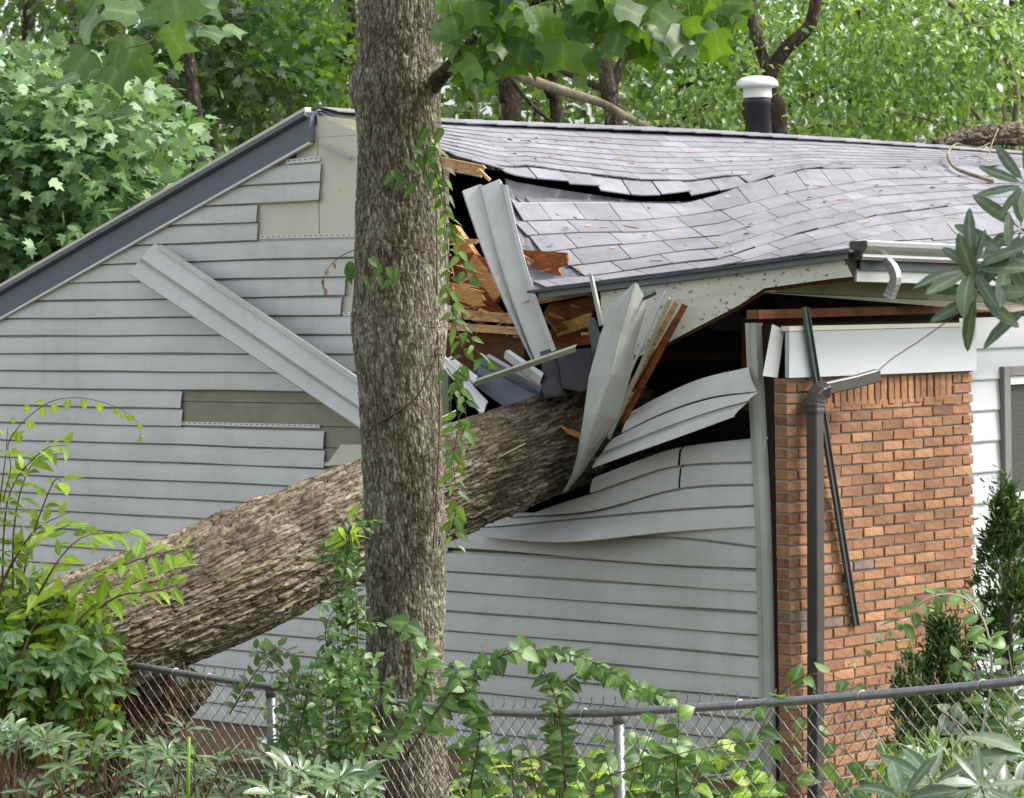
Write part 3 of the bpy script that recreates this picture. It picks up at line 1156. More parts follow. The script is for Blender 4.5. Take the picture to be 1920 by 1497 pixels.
def lay_course(fn, a0, a1, px0, px1, shift, phase, lift_bot, width=0.305, gap=0.008, edge=None, lift_top=0.002, rough=0.0):
    """fn(px, a, lift): walk along the course and cut tabs of the given width"""
    xs = np.linspace(px0, px1, 400)
    pts = [fn(x, (a0 + a1) / 2) for x in xs]
    L = np.concatenate([[0], np.cumsum([(pts[i + 1] - pts[i]).length for i in range(len(pts) - 1)])])
    d = -width * phase
    while d < L[-1]:
        e0, e1 = max(0, d) + gap / 2, min(L[-1], d + width) - gap / 2
        d += width
        if e1 - e0 < 0.04:
            continue
        n = 3
        top, bot = [], []
        jl = random.uniform(0, rough)
        jj = random.uniform(-0.008, 0.008) * (a1 - a0)
        for i in range(n + 1):
            x = float(np.interp(e0 + (e1 - e0) * i / n, L, xs))
            top.append(fn(x - shift / 2, a0 - 0.04, lift_top))
            bot.append(fn(x + shift / 2, a1 + jj, lift_bot + jl * (0.4 + 0.6 * i / n)))
        if edge and bot[0] is not None:
            pass
        V, F = tab(top, bot)
        c = sum((v for v in V), Vector()) / len(V)
        shingles.append((c.y, V, F))


NU = 10
for i in range(NU):
    b0, b1 = i / NU, (i + 1) / NU
    # the rake edge cuts the courses on the left: each starts where its row exists
    start = 603 if i == 0 else 612 + i * 2
    lay_course(up_pt, b0, b1, start if i < 9 else 845, 2500, 22, (i % 2) * 0.5 + 0.13, 0.009 if i < 9 else 0.012, rough=0.003 if i < 9 else 0.045, gap=0.008 if i < 9 else 0.014)


def low_start(k):
    """left end of course k: the torn left side, or the rake edge lower down"""
    for px in range(955, 1990, 3):
        k0 = int(min(8, math.floor(k)))
        y = interp(KL[k0], px) * (1 - (k - k0)) + interp(KL[k0 + 1], px) * (k - k0)
        if y <= interp(EDGE_PX, px) - 1:
            return px
    return 1990


LEFT_TORN = [968, 975, 1003, 1052, 1082]
for i in range(0, 9):
    st = LEFT_TORN[i] if i < len(LEFT_TORN) else 1010
    st = max(st, low_start(i + 0.12) + 10)
    if st > 1900:
        continue
    lay_course(lambda px, k, lift=0.0: low_pt(px, k, lift, True), i, i + 1, st, 2500, 24, (i % 2) * 0.5 + 0.2, 0.010, width=0.30, rough=0.004 if i not in (4, 8) else 0.016)
# bent-down tabs by the gutter
BT = [(1560, 470), (1620, 448), (1690, 427), (1770, 420), (1920, 412)]
BB = [(1560, 482), (1620, 462), (1690, 455), (1780, 453), (1920, 440)]


def bent_pt(px, k, lift=0.0):
    Y = interp(YBOT, px) + 0.12 - 0.10 * k
    return at(px, interp(BT, px) * (1 - k) + interp(BB, px) * k, Y) + (FN * 0.45 + Vector((0, 0, 0.85))) * (lift - 0.002)


lay_course(bent_pt, 0.0, 1.0, 1600, 1930, 24, 0.3, 0.012, width=0.26, rough=0.03)
shingles.sort(key=lambda s: s[0])
for (_, V, F) in shingles[:299]:
    fix_normals(add('shingle', V, F, M['shingle'], roof))
V, F = merge([(v, f) for _, v, f in shingles[299:]])
far_sh = add('shingle_field', V, F, M['shingle'], roof, False, 'stuff')
fix_normals(far_sh)
far_sh.data.attributes.new('rnd', 'FLOAT', 'FACE')
nt_ = len(shingles[299][2])
far_sh.data.attributes['rnd'].data.foreach_set('value', np.repeat(RNG.random(len(shingles) - 299), nt_).astype(np.float32)[:len(far_sh.data.polygons)])
print('shingles', len(shingles))
# ridge caps
d = 0.0
xs = np.linspace(603, 2500, 400)
pts = [up_pt(x, 0) for x in xs]
L = np.concatenate([[0], np.cumsum([(pts[i + 1] - pts[i]).length for i in range(len(pts) - 1)])])
while d < L[-1] - 0.1:
    rows = []
    for i in range(4):
        x = float(np.interp(d + 0.31 * i / 3, L, xs))
        p = up_pt(x, 0)
        z = 0.014 + 0.006 * i / 3
        rows.append([p - FN * 0.15 + Vector((0, 0, z - 0.052)), p + Vector((0, 0, z + 0.008)), p + FN * 0.15 + Vector((0, 0, z - 0.026))])
    V, F = loft(rows, 0.007)
    fix_normals(add('ridge_cap', V, F, M['shingle'], roof))
    d += 0.30
# torn white nail line on the bared felt
V, F = prism([low_pt(px, 0.0, 0.004) for px in (962, 1000, 1060, 1120, 1142)] + [low_pt(px, 0.02, 0.004) for px in (1142, 1120, 1060, 1000, 962)], Vector((0, 0, 0.001)))
fix_normals(add('nail_line', V, F, M['fibre'], roof))

# rake / eave edge of the dropped roof panel
def edge_piece(name, xs, dy0, dy1, push, th, mat):
    rows = []
    for px in xs:
        y = interp(EDGE_PX, px)
        Y = interp(YBOT, px) - push
        rows.append([at(px, y + dy0, Y), at(px, y + dy1, Y)])
    V, F = loft(rows, th)
    o = add(name, V, F, M[mat], house)
    fix_normals(o)
    return o


xs = list(np.linspace(988, 1592, 16))
edge_piece('drip_edge', xs, -1, 4, 0.06, 0.10, 'felt')
edge_piece('drip_edge', list(np.linspace(1010, 1586, 16)), 4.5, 16, 0.03, 0.03, 'drip')
# white rake board under it, dirty towards the bottom
def plate(name, pxs, Yfn, th, mat, parent=house, label=None):
    P = [at(x, y, Yfn(x)) for x, y in pxs]
    V, F = prism(P, Vector((0.0, th, 0.0)))
    o = add(name, V, F, M[mat], parent, False, None, label)
    fix_normals(o)
    return o


Yb = lambda x: interp(YBOT, x)
plate('rake_board', [(1125, 548), (1300, 525), (1582, 485), (1599, 519), (1560, 523), (1432, 541), (1387, 572), (1240, 649), (1195, 670), (1130, 600)], lambda x: Yb(x) + 0.02, 0.03, 'dirty_white', label='dirty white rake board torn loose under the roof edge')
plate('rake_board_edge', [(1600, 518), (1432, 541), (1387, 572), (1240, 649), (1240, 655), (1387, 580), (1434, 549), (1602, 524)], lambda x: Yb(x) + 0.055, 0.03, 'wood_dark')
# soffit and dark gap over the brick
plate('soffit_board', [(1432, 547), (1600, 526), (1850, 532), (1950, 540), (1950, 575), (1790, 564), (1600, 555)], lambda x: 18.55 + 0.9 * (x - 1432) / 340, 0.05, 'olive')  # darker olive puts the shade under the eave into the board's colour
plate('soffit_trim', [(1432, 549), (1600, 556), (1790, 565), (1950, 576), (1950, 590), (1790, 577), (1600, 562)], lambda x: 18.53 + 0.9 * (x - 1432) / 340, 0.05, 'olive_paint')
slab('top_plate', [fs(s_of(1418), EZ - 0.20, 0.02), fs(8.9, EZ - 0.20, 0.02), fs(8.9, EZ - 0.15, 0.02), fs(s_of(1418), EZ - 0.15, 0.02)], FN * -0.09, M['wood_beam'])
slab('eave_gap_shade', [fs(0.45, EZ - 0.3, -0.3), fs(9, EZ - 0.3, -0.3), fs(9, EZ + 0.2, -0.3), fs(0.45, EZ - 0.05, -0.3)], FN * -0.03, M['dark'])  # near-black sheet, the shade of the eave gap put into its colour
slab('front_wall', [fs(0.02, 0.05, -0.01), fs(9, 0.05, -0.01), fs(9, EZ - 0.24, -0.01), fs(0.02, EZ - 0.24, -0.01)], FN * -0.08, M['dark'])  # near-black colour stands in for the shade behind the eave gap

# gutter: K profile swept along the eave
gprof = [(0.0, 0.115), (0.010, 0.118), (0.0, 0.108), (0.004, 0.010), (0.075, 0.0), (0.085, 0.018), (0.083, 0.035), (0.105, 0.062), (0.118, 0.085), (0.120, 0.110), (0.110, 0.118), (0.106, 0.112)]
GA, GB = at(1611, 487, 18.32), at(1960, 500, 19.75)
GB = GA + (GB - GA) * 2.8
gd = (GB - GA).normalized()
gout = gd.cross(Vector((0, 0, 1))).normalized()
rows = []
for i in range(31):
    p = GA.lerp(GB, i / 30)
    rows.append([p + gout * (a - 0.06) + Vector((0, 0, b * 0.9)) for a, b in gprof])
V, F = loft(rows, 0.002)
gut = add('gutter', V, F, M['gutter'], house)
fix_normals(gut)
pe = GA - gd * 0.003
V, F = prism([pe + gout * (a - 0.06) + Vector((0, 0, b * 0.9)) for a, b in gprof[3:11]] + [pe + gout * -0.06 + Vector((0, 0, 0.10))], gd * -0.006)
fix_normals(add('end_cap', V, F, M['bronze'], gut))
V, F = prism([at(1586, 490, 18.34), at(1606, 455, 18.36), at(1610, 458, 18.4), at(1606, 500, 18.4), at(1600, 523, 18.4)], Vector((0, 0.05, 0)))
fix_normals(add('fascia_end', V, F, M['bronze'], house))
V, F = beam(at(1612, 497, 18.42), at(1612, 497, 18.42) + (at(1960, 510, 19.85) - at(1612, 497, 18.42)) * 2.8, 0.02, 0.055)
fix_normals(add('fascia', V, F, M['slate'], house))
V, F = beam(at(1604, 516, 18.44), at(1604, 516, 18.44) + (at(1960, 527, 19.88) - at(1604, 516, 18.44)) * 2.8, 0.02, 0.075)
fix_normals(add('fascia', V, F, M['bright'], house))
# outlet elbow under the gutter (ribbed, bent)
epath = smooth_path([at(1660, 487, 18.5), at(1675, 505, 18.45), at(1679, 525, 18.45), at(1672, 545, 18.48), at(1666, 560, 18.5)], 4)
rows = []
for i, p in enumerate(epath):
    d = (epath[min(i + 1, len(epath) - 1)] - epath[max(0, i - 1)]).normalized()
    x = FD
    y = d.cross(x).normalized()
    r = 0.034 + 0.002 * (i % 2)
    rows.append([p + x * (r * math.cos(a)) * 1.0 + y * (r * math.sin(a)) for a in [math.pi / 4 + k * math.pi / 2 for k in range(5)]])
V, F = loft(rows, 0.002)
fix_normals(add('outlet_elbow', V, F, M['gutter'], gut))

# --- brick veneer
bw = link('brick_wall', None, house)
S1 = s_of(1823, 0.10)
ZB_TOP = EZ - 0.545
bh, bl, jt, bd = 0.0500, 0.1900, 0.0122, 0.092
slab('mortar_bed', [fs(0.010, -0.05, 0.002), fs(S1 - 0.008, -0.05, 0.002), fs(S1 - 0.008, ZB_TOP, 0.002), fs(0.010, ZB_TOP, 0.002)], FN * 0.078, M['mortar'], bw)
BR = {}


def brick_mesh(L, H, v):
    key = (round(L, 3), round(H, 3), v)
    if key in BR:
        return BR[key]
    r = random.Random(v * 7 + int(L * 1000))
    V, F = bevel_box((0, 0, 0), (L / 2, 0, 0), (0, bd / 2, 0), (0, 0, H / 2), 0.13)
    V = [p + Vector((r.uniform(-1, 1) * 0.0022, r.uniform(-1, 1) * 0.003, r.uniform(-1, 1) * 0.0018)) for p in V]
    me = bpy.data.meshes.new('brick')
    me.from_pydata(V, [], F)
    me.materials.append(M['brick'])
    me.update()
    BR[key] = me
    return me


bricks = []
rotz = math.atan2(FD.y, FD.x)


def put_brick(s0, s1, z0, z1, proud=0.0):
    bricks.append((s0, s1, z0, z1, proud))


SOL_A, SOL_B = 0.30, s_of(1785, 0.10)
pitch = bl + jt
row_h = bh + jt
SOL_H = 0.158
z = ZB_TOP - 0.004
# thin cut course, soldier course, then running bond
r = 0
zz = ZB_TOP - 0.026
ztop_rows = zz
while zz > 0.05:
    z1, z0 = zz, zz - bh
    off = 0.0 if r % 2 else -(bl / 2 + jt / 2)
    s = off
    while s < S1 - 0.02:
        a, b = max(0.0, s), min(S1, s + bl)
        s += pitch
        if b - a < 0.02:
            continue
        if z0 > ztop_rows - SOL_H - 0.005 and not (b < SOL_A - 0.004 or a > SOL_B + 0.004):
            a2, b2 = a, b
            if a < SOL_A:
                b2 = SOL_A - jt
            elif b > SOL_B:
                a2 = SOL_B + jt
            else:
                continue
            if b2 - a2 < 0.03:
                continue
            a, b = a2, b2
        put_brick(a, b, z0, z1, random.uniform(-0.003, 0.003))
    zz -= row_h
    r += 1
n_sold = int((SOL_B - SOL_A) / 0.0655)
for i in range(n_sold):
    a = SOL_A + i * (SOL_B - SOL_A) / n_sold
    put_brick(a + jt / 2, a + (SOL_B - SOL_A) / n_sold - jt / 2, ztop_rows - SOL_H + 0.006, ztop_rows + 0.012, random.uniform(-0.004, 0.004))
for (a, b) in ((0, 0.19), (0.2, SOL_A - jt)):
    put_brick(a, b, ztop_rows + jt, ZB_TOP + 0.0, 0)
put_brick(SOL_B + jt, S1, ztop_rows + jt, ZB_TOP, 0)
bricks.sort(key=lambda q: -q[3])
hb = BASE['house']
rest = []
for i, (a, b, z0, z1, pr) in enumerate(bricks):
    c = fs((a + b) / 2, (z0 + z1) / 2, 0.10 - bd / 2 + pr)
    if i < 298:
        rot = Matrix.Rotation(rotz + random.uniform(-0.006, 0.006), 4, 'Z') @ Matrix.Rotation(random.uniform(-0.006, 0.006), 4, 'Y')
        if random.random() < 0.5:
            rot = rot @ Matrix.Rotation(math.pi, 4, 'Y')
        link('brick', brick_mesh(b - a, z1 - z0, random.randrange(3)), bw, Matrix.Translation(c - hb) @ rot)
    else:
        rest.append(bevel_box(c, FD * (b - a) / 2, FN * bd / 2, Vector((0, 0, (z1 - z0) / 2)), 0.13))
if rest:
    V, F = merge(rest)
    o = add('brick_field', V, F, M['brick'], bw, False, 'stuff')
    fix_normals(o)
    a_ = o.data.attributes.new('rnd', 'FLOAT', 'FACE')
    a_.data.foreach_set('value', np.repeat(RNG.random(len(rest)), len(rest[0][1])).astype(np.float32))
print('bricks', len(bricks))
# frieze board over the brick
zt0 = FR(1481, 612, 0.13).z
slab('frieze_board', [FR(1480, 709, 0.135), FR(1831, 695, 0.135), FR(1831, 613, 0.135), FR(1480, 622, 0.135)], FN * -0.03, M['white_board'])
slab('frieze_cap', [FR(1480, 621, 0.14), FR(1830, 612, 0.14), FR(1830, 605, 0.14), FR(1480, 612, 0.14)], FN * -0.06, M['cream'])
# small grey flap and the corner post of the siding
plate('corner_flap', [(1448, 608), (1471, 619), (1458, 709), (1430, 705)], lambda x: 18.35 + 0.10 * (x - 1430) / 40, 0.012, 'siding', label='short grey trim flap hanging at the wall corner')
cp = [(1419, 606), (1423, 700), (1431, 850), (1438, 1000), (1443, 1200), (1447, 1476)]
rows = []
for (x, y) in smooth_poly(cp, 5):
    w = 0.036
    p = G(x - 8, y, 0.03)
    rows.append([p + GD * 0.055 + GN * -0.02, p + GD * 0.052, p + GD * 0.02 + GN * 0.006, p + GD * 0.014 + GN * 0.0, p + GD * 0.010 + GN * 0.006, p - GD * 0.022, p - GD * 0.024 - GN * 0.06])
V, F = loft(rows, 0.002)
fix_normals(add('corner_post', V, F, M['siding_inner'], house))
V, F = beam(G(1408, 606, -0.02), G(1418, 770, -0.02), 0.05, 0.02, GN)
fix_normals(add('corner_board', V, F, M['olive_paint'], house))

# --- clapboards right of the brick, window
for i in range(14):
    zt = FR(1860, 596 + 0, 0.0).z - i * 0.19
    a0, a1 = S1 + 0.0, 4.2
    n_parts = ((a0, s_of(1874) - 0.02), (s_of(1877, 0.03) + 0.93, 8.9)) if 1 < i < 10 else ((a0, 8.9),)
    for (p, q) in n_parts:
        rows = []
        for s_ in np.linspace(p, q, 4):
            rows.append([fs(s_, zt - 0.19, 0.001), fs(s_, zt - 0.19, 0.016), fs(s_, zt - 0.182, 0.018), fs(s_, zt + 0.003, 0.004)])
        V, F = loft(rows)
        add('clapboard', V, F, M['white_board'], house)
sw0 = s_of(1877, 0.03)
zw1 = FR(1877, 688, 0.03).z
win = link('window', None, house)
W_, H_ = 0.9, 1.55
def wbar(name, s0, s1, z0, z1, off, th, mat):
    V, F = bevel_box(fs((s0 + s1) / 2, (z0 + z1) / 2, off), FD * (s1 - s0) / 2, FN * th / 2, Vector((0, 0, (z1 - z0) / 2)), 0.1)
    o = add(name, V, F, M[mat], win)
    fix_normals(o)
wbar('frame', sw0, sw0 + 0.07, zw1 - H_, zw1, 0.025, 0.05, 'window_frame')
wbar('frame', sw0 + 0.071, sw0 + W_, zw1 - 0.06, zw1, 0.025, 0.05, 'window_frame')
wbar('frame', sw0 + W_ - 0.07, sw0 + W_, zw1 - H_, zw1 - 0.061, 0.025, 0.05, 'window_frame')
wbar('sash_rail', sw0 + 0.072, sw0 + W_ - 0.071, zw1 - 0.115, zw1 - 0.061, 0.015, 0.035, 'bright')
wbar('sash_rail', sw0 + 0.072, sw0 + W_ - 0.071, zw1 - 0.83, zw1 - 0.79, 0.015, 0.035, 'bright')
wbar('sash_rail', sw0 + 0.072, sw0 + 0.095, zw1 - H_ + 0.06, zw1 - 0.1155, 0.012, 0.03, 'bright')
wbar('sill', sw0 - 0.02, sw0 + W_ + 0.02, zw1 - H_ - 0.05, zw1 - H_ - 0.001, 0.03, 0.08, 'window_frame')
wbar('pane', sw0 + 0.096, sw0 + W_ - 0.072, zw1 - 0.79, zw1 - 0.116, 0.0, 0.005, 'glass')
wbar('pane', sw0 + 0.096, sw0 + W_ - 0.072, zw1 - H_ + 0.01, zw1 - 0.831, 0.0, 0.005, 'glass')
for i in range(40):
    zq = zw1 - 0.13 - i * 0.034
    V, F = bevel_box(fs(sw0 + W_ / 2, zq, -0.004 - 0.0), FD * (W_ / 2 - 0.10), FN * 0.0025 + Vector((0, 0, 0.012)), FN * 0.0006, 0.1)
    add('blind_slat', V, F, M['blind'], win)

# --- downspout with its elbow and the arm that swings free
dsp = link('downspout', None, house)
dpath = [FR(1529, 1560, 0.19), FR(1529.5, 1100, 0.19), FR(1528, 775, 0.19)]
def rect_sweep(path, w, d, xdir, mat, name, parent, thick=0.0015, rib=0.0):
    rows = []
    for i, p in enumerate(path):
        t = (path[min(i + 1, len(path) - 1)] - path[max(0, i - 1)]).normalized()
        x = (xdir - t * xdir.dot(t)).normalized()
        y = t.cross(x).normalized()
        k = 1 + rib * (i % 2)
        c = 0.18
        pr = [(-1 + c, -1), (1 - c, -1), (1, -1 + c), (1, 1 - c), (1 - c, 1), (-1 + c, 1), (-1, 1 - c), (-1, -1 + c), (-1 + c, -1)]
        rows.append([p + x * (a * w / 2 * k) + y * (b * d / 2 * k) for a, b in pr])
    V, F = loft(rows, thick)
    o = add(name, V, F, M[mat], parent)
    fix_normals(o)
    return o
rect_sweep(dpath, 0.075, 0.075, FD, 'bronze', 'pipe', dsp)
elb = smooth_path([FR(1528, 775, 0.19), FR(1528, 755, 0.19), FR(1534, 738, 0.20), FR(1548, 729, 0.21)], 4)
rect_sweep(elb, 0.084, 0.084, FD, 'bronze', 'elbow', dsp, rib=0.03)
rect_sweep([FR(1546, 729, 0.21), FR(1600, 717, 0.24), FR(1645, 704, 0.26)], 0.07, 0.055, Vector((0, 0, 1)), 'bronze', 'arm', dsp)

# --- vent pipe on the back slope
YV = 25.2
vb, vt = at(1422, 300, YV), at(1422, 183, YV)
vent = link('vent_pipe', None, house)
def lathe(c, prof, n=24):
    V, F = [], []
    for (r, z) in prof:
        for k in range(n):
            a = 2 * math.pi * k / n
            V.append(Vector((c.x + r * math.cos(a), c.y + r * math.sin(a), z)))
    for i in range(len(prof) - 1):
        for k in range(n):
            F.append((i * n + k, i * n + (k + 1) % n, (i + 1) * n + (k + 1) % n, (i + 1) * n + k))
    F.append(tuple((len(prof) - 1) * n + k for k in range(n)))
    return V, F
RV = 24 / FPX * YV
add_o = add('pipe', *lathe(vb, [(RV, vb.z - 0.3), (RV, vt.z - 0.06), (RV * 1.04, vt.z - 0.058), (RV * 1.04, vt.z - 0.02), (RV * 0.99, vt.z)]), M['pipe'], vent, True)
zc0, zc1, zc2 = vt.z, at(1422, 163, YV).z, at(1422, 143, YV).z
add('collar', *lathe(vb, [(RV * 1.12, zc0 - 0.004), (RV * 1.12, zc1 - 0.004), (RV * 0.9, zc1)]), M['cap'], vent, True)
add('cap', *lathe(vb, [(RV * 1.1, zc1 - 0.012), (RV * 1.63, zc1 + 0.0), (RV * 1.66, zc1 + 0.02), (RV * 1.55, zc1 + 0.045), (RV * 1.2, zc2 - 0.012), (RV * 0.5, zc2), (0.01, zc2 + 0.002)]), M['cap'], vent, True)

# ------------------------------------------------------------------ BARK TRUNKS
def trunk_mesh(name, path, radii, mat, nu, nv, cells, disp, lump, parent=None, seed=1, kind='plate', extra=None):
    """path: Vectors, radii list; numpy tube with real bark relief. cells = (around, along per metre)"""
    P = smooth_path(path, 8)
    # arc length resample
    L = np.concatenate([[0], np.cumsum([(P[i + 1] - P[i]).length for i in range(len(P) - 1)])])
    rl = np.interp(np.linspace(0, 1, len(P)), np.linspace(0, 1, len(radii)), radii)
    s = np.linspace(0, L[-1], nv)
    C = np.stack([np.interp(s, L, [p[i] for p in P]) for i in range(3)], 1)
    Rr = np.interp(s, L, rl)
    T = np.gradient(C, axis=0)
    T /= np.linalg.norm(T, axis=1, keepdims=True)
    ref = np.array([0.0, 1.0, 0.0])
    X = np.cross(T, ref)
    X /= np.linalg.norm(X, axis=1, keepdims=True)
    Y = np.cross(X, T)
    th = np.linspace(0, 2 * np.pi, nu, endpoint=False)
    U, S = np.meshgrid(th / (2 * np.pi), s)
    ca, cl = cells
    wob = (fbm(U * 8, S * 3.0, seed + 3, 8) - 0.5)
    if kind == 'plate':
        jx = (fbm(U * ca, S * cl * 2.5, seed + 9, ca) - 0.5)
        F1, F2, I = worley(U * ca + wob * 2.0 + jx * 1.3, S * cl + jx * 0.6, ca, seed, 0.95)
        e = np.clip((F2 - F1) / 0.15, 0, 1)
        G1, G2, I2 = worley(U * ca * 2 + jx * 2, S * cl * 3.2, ca * 2, seed + 40, 0.95)
        e2 = np.clip((G2 - G1) / 0.25, 0, 1)
        h = e ** 0.5 * (0.45 + 0.55 * I) + 0.22 * e2 * I2 + 0.45 * (fbm(U * ca * 2, S * cl * 3, seed + 5, ca * 2, 4) - 0.5)
    else:
        F1, F2, I = worley(U * ca + wob * 5.0, S * cl + (fbm(U * ca / 3, S * cl / 3, seed + 8, max(1, ca // 3)) - 0.5) * 2.0, ca, seed, 1.0)
        e = np.clip((F2 - F1) / 0.3, 0, 1)
        h = e ** 0.6 * (0.35 + 0.65 * I) + 0.6 * (fbm(U * ca, S * cl * 0.35, seed + 5, ca) - 0.5)
    big = (fbm(U * 5, S * 2.0, seed + 21, 5, 3) - 0.5)
    R = Rr[:, None] + disp * (h - 0.6) + lump * big
    if extra is not None:
        R = R + extra(th[None, :], S)
    V = C[:, None, :] + R[:, :, None] * (np.cos(th)[None, :, None] * X[:, None, :] + np.sin(th)[None, :, None] * Y[:, None, :])
    V = V.reshape(-1, 3)
    i = np.arange(nv - 1)[:, None] * nu
    j = np.arange(nu)[None, :]
    j2 = (j + 1) % nu
    q = np.stack([i + j, i + j2, i + nu + j2, i + nu + j], -1).reshape(-1)
    b = BASE[parent.name] if parent is not None else Vector((0, 0, 0))
    V = V - np.array(b)[None, :]
    me = fast_mesh(name, V, q, 4, mat, True)
    bc = me.attributes.new('barkco', 'FLOAT_VECTOR', 'POINT')
    bc.data.foreach_set('vector', np.stack([U * ca, S * cl, U * 0], -1).reshape(-1).astype(np.float32))
    at_ = me.attributes.new('flake', 'FLOAT', 'POINT')
    at_.data.foreach_set('value', I.reshape(-1).astype(np.float32))
    return link(name, me, parent)


# --- standing tulip tree
YT = 15.8
TR = [(-60, 677, 829), (60, 674, 827), (110, 671, 827), (155, 665, 829), (205, 669, 826), (300, 672, 826), (400, 668, 828), (500, 666, 832), (560, 663, 837),
      (620, 658, 839), (665, 662, 834), (720, 672, 828), (800, 678, 828), (900, 682, 832), (1000, 684, 834), (1100, 684, 834), (1250, 684, 834), (1400, 686, 838),
      (1500, 688, 842), (1700, 680, 856), (1780, 660, 872)]
path = [at((a + b) / 2, y, YT) for y, a, b in reversed(TR)]
rad = [(b - a) / 2 / FPX * YT for y, a, b in reversed(TR)]
path = path + [path[-1] + Vector((0.02, 0.05, 1.6)), path[-1] + Vector((0.0, 0.1, 3.6))]
rad = rad + [0.18, 0.15]
tulip = thing('tulip_tree', 'standing tree with flaky grey bark in front of the house, lobed leaves above', 'tree', (path[0].x, YT, 0))
_Lp = np.concatenate([[0], np.cumsum([(b_ - a_).length for a_, b_ in zip(path, path[1:])])])


def knot(th, S):
    out = 0 * S * th
    for (py, side, amp, wid) in ((172, 0.30, 0.035, 0.10), (205, 0.55, -0.035, 0.07), (122, 0.75, -0.018, 0.10), (640, 2.2, 0.014, 0.14), (590, 0.4, 0.016, 0.12), (955, 0.55, 0.022, 0.05), (250, 2.4, -0.012, 0.1), (455, 1.1, 0.010, 0.12)):
        z = at(750, py, YT).z
        s0 = float(np.interp(z, [p_.z for p_ in path], _Lp))
        da = np.minimum(np.abs(th - side), 2 * np.pi - np.abs(th - side)) * 0.19
        out = out + amp * np.exp(-((S - s0) ** 2 + da ** 2) / (wid * wid))
    return out


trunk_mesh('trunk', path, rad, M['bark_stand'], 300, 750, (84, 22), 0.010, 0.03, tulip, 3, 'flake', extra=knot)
# branch to the upper right and the knot it leaves from
bp = smooth_path([at(800, 172, YT - 0.05), at(822, 148, YT - 0.12), at(856, 112, YT - 0.3), at(905, 58, YT - 0.55), at(960, 20, YT - 0.7), at(1080, -20, YT - 0.9), at(1250, -40, YT - 1.1)], 4)
V, F = tube(bp, list(np.linspace(0.05, 0.030, 9)) + list(np.linspace(0.028, 0.010, len(bp) - 9)), 10)
br = add('branch', V, F, M['bark_far'], tulip, True)
for (ax, ay, bx, by) in ((905, 58, 900, 130), (960, 20, 990, 100), (1040, -8, 1060, 90), (1120, -25, 1130, 60), (1180, -32, 1200, 70), (1250, -40, 1270, 40), (1250, -40, 1350, 30)):
    pth = smooth_path([at(ax, ay, YT - 0.7), at((ax + bx) / 2 + 8, (ay + by) / 2 - 10, YT - 0.8), at(bx, by, YT - 0.85)], 3)
    V, F = tube(pth, list(np.linspace(0.007, 0.002, len(pth))), 5)
    add('twig', V, F, M['twig'], br, True)


def hang_leaf(parent, px, py, Y, size_px, tpl, mat, ang, tilt=0.3, stalk=True):
    """leaf whose centre is near (px,py); ang: pointing direction in the picture, degrees clockwise from down"""
    s = size_px / FPX * Y
    a = math.radians(ang)
    d = Vector((-math.sin(a), random.uniform(-0.4, 0.1), -math.cos(a))).normalized()
    n = (Vector((random.uniform(-0.8, 0.8), -0.6, 0.35 + tilt)) + Vector((0, 0, random.uniform(-0.3, 0.5)))).normalized()
    p = at(px, py, Y) - d * s * 0.42
    leaf_obj(parent, p, d, n, s, tpl, mat)
    if stalk:
        q = p - d * s * 0.5 + Vector((0, 0, s * 0.15))
        return (p, q)
    return None


stk = []
for i in range(210):
    for _ in range(30):
        px = random.uniform(830, 1385)
        py = random.uniform(-40, 175)
        lim = interp([(830, 110), (880, 165), (930, 165), (980, 110), (1030, 125), (1080, 150), (1150, 90), (1230, 110), (1290, 85), (1340, 100), (1385, 70)], px)
        if py < lim and not (px < 915 and abs(py - (148 - (px - 822) * 1.08)) < 34):
            break
    r = hang_leaf(tulip, px, py, YT - 0.9 + random.uniform(-0.5, 0.5), random.uniform(42, 74), 'tulip', 'leaf_tulip', random.gauss(0, 45))
    stk.append(tube(list(r), 0.0013, 3, False))
V, F = merge(stk)
add('leaf_stalks', V, F, M['twig_green'], tulip, kind='stuff')

# --- spray of big tulip leaves hanging in at the top left
YL = 12.6
spray = thing('tulip_spray', 'spray of large lobed leaves hanging into the top left corner', 'branch', at(250, 60, YL))
stem = smooth_path([at(330, -60, YL), at(315, 20, YL), at(285, 75, YL), at(230, 95, YL), at(175, 145, YL), at(130, 160, YL)], 4)
parts_ = [tube(stem, list(np.linspace(0.006, 0.002, len(stem))), 6)]
for (ax, ay, bx, by) in ((315, 30, 400, 55), (230, 95, 190, 60), (285, 75, 330, 60)):
    pth = [at(ax, ay, YL), at((ax + bx) / 2, (ay + by) / 2 - 4, YL), at(bx, by, YL)]
    parts_.append(tube(pth, 0.002, 5))
V, F = merge(parts_)
add('stem', V, F, M['twig_green'], spray, True)
for (px, py, sz, ang) in ((163, 45, 78, 200), (225, 20, 95, 100), (285, 32, 70, 80), (350, 55, 70, -60), (400, 62, 66, -70), (325, 78, 85, -15), (245, 105, 90, 5), (215, 105, 60, 30),
                          (150, 118, 72, 40), (175, 130, 60, 70), (215, 140, 70, 25), (122, 150, 66, 70), (385, 10, 70, -100), (330, 0, 90, 180), (440, 55, 50, -75), (270, 130, 60, -20)):
    hang_leaf(spray, px, py, YL + random.uniform(-0.25, 0.25), sz * 0.98, 'tulip', 'leaf_tulip_grey', ang, 0.5)

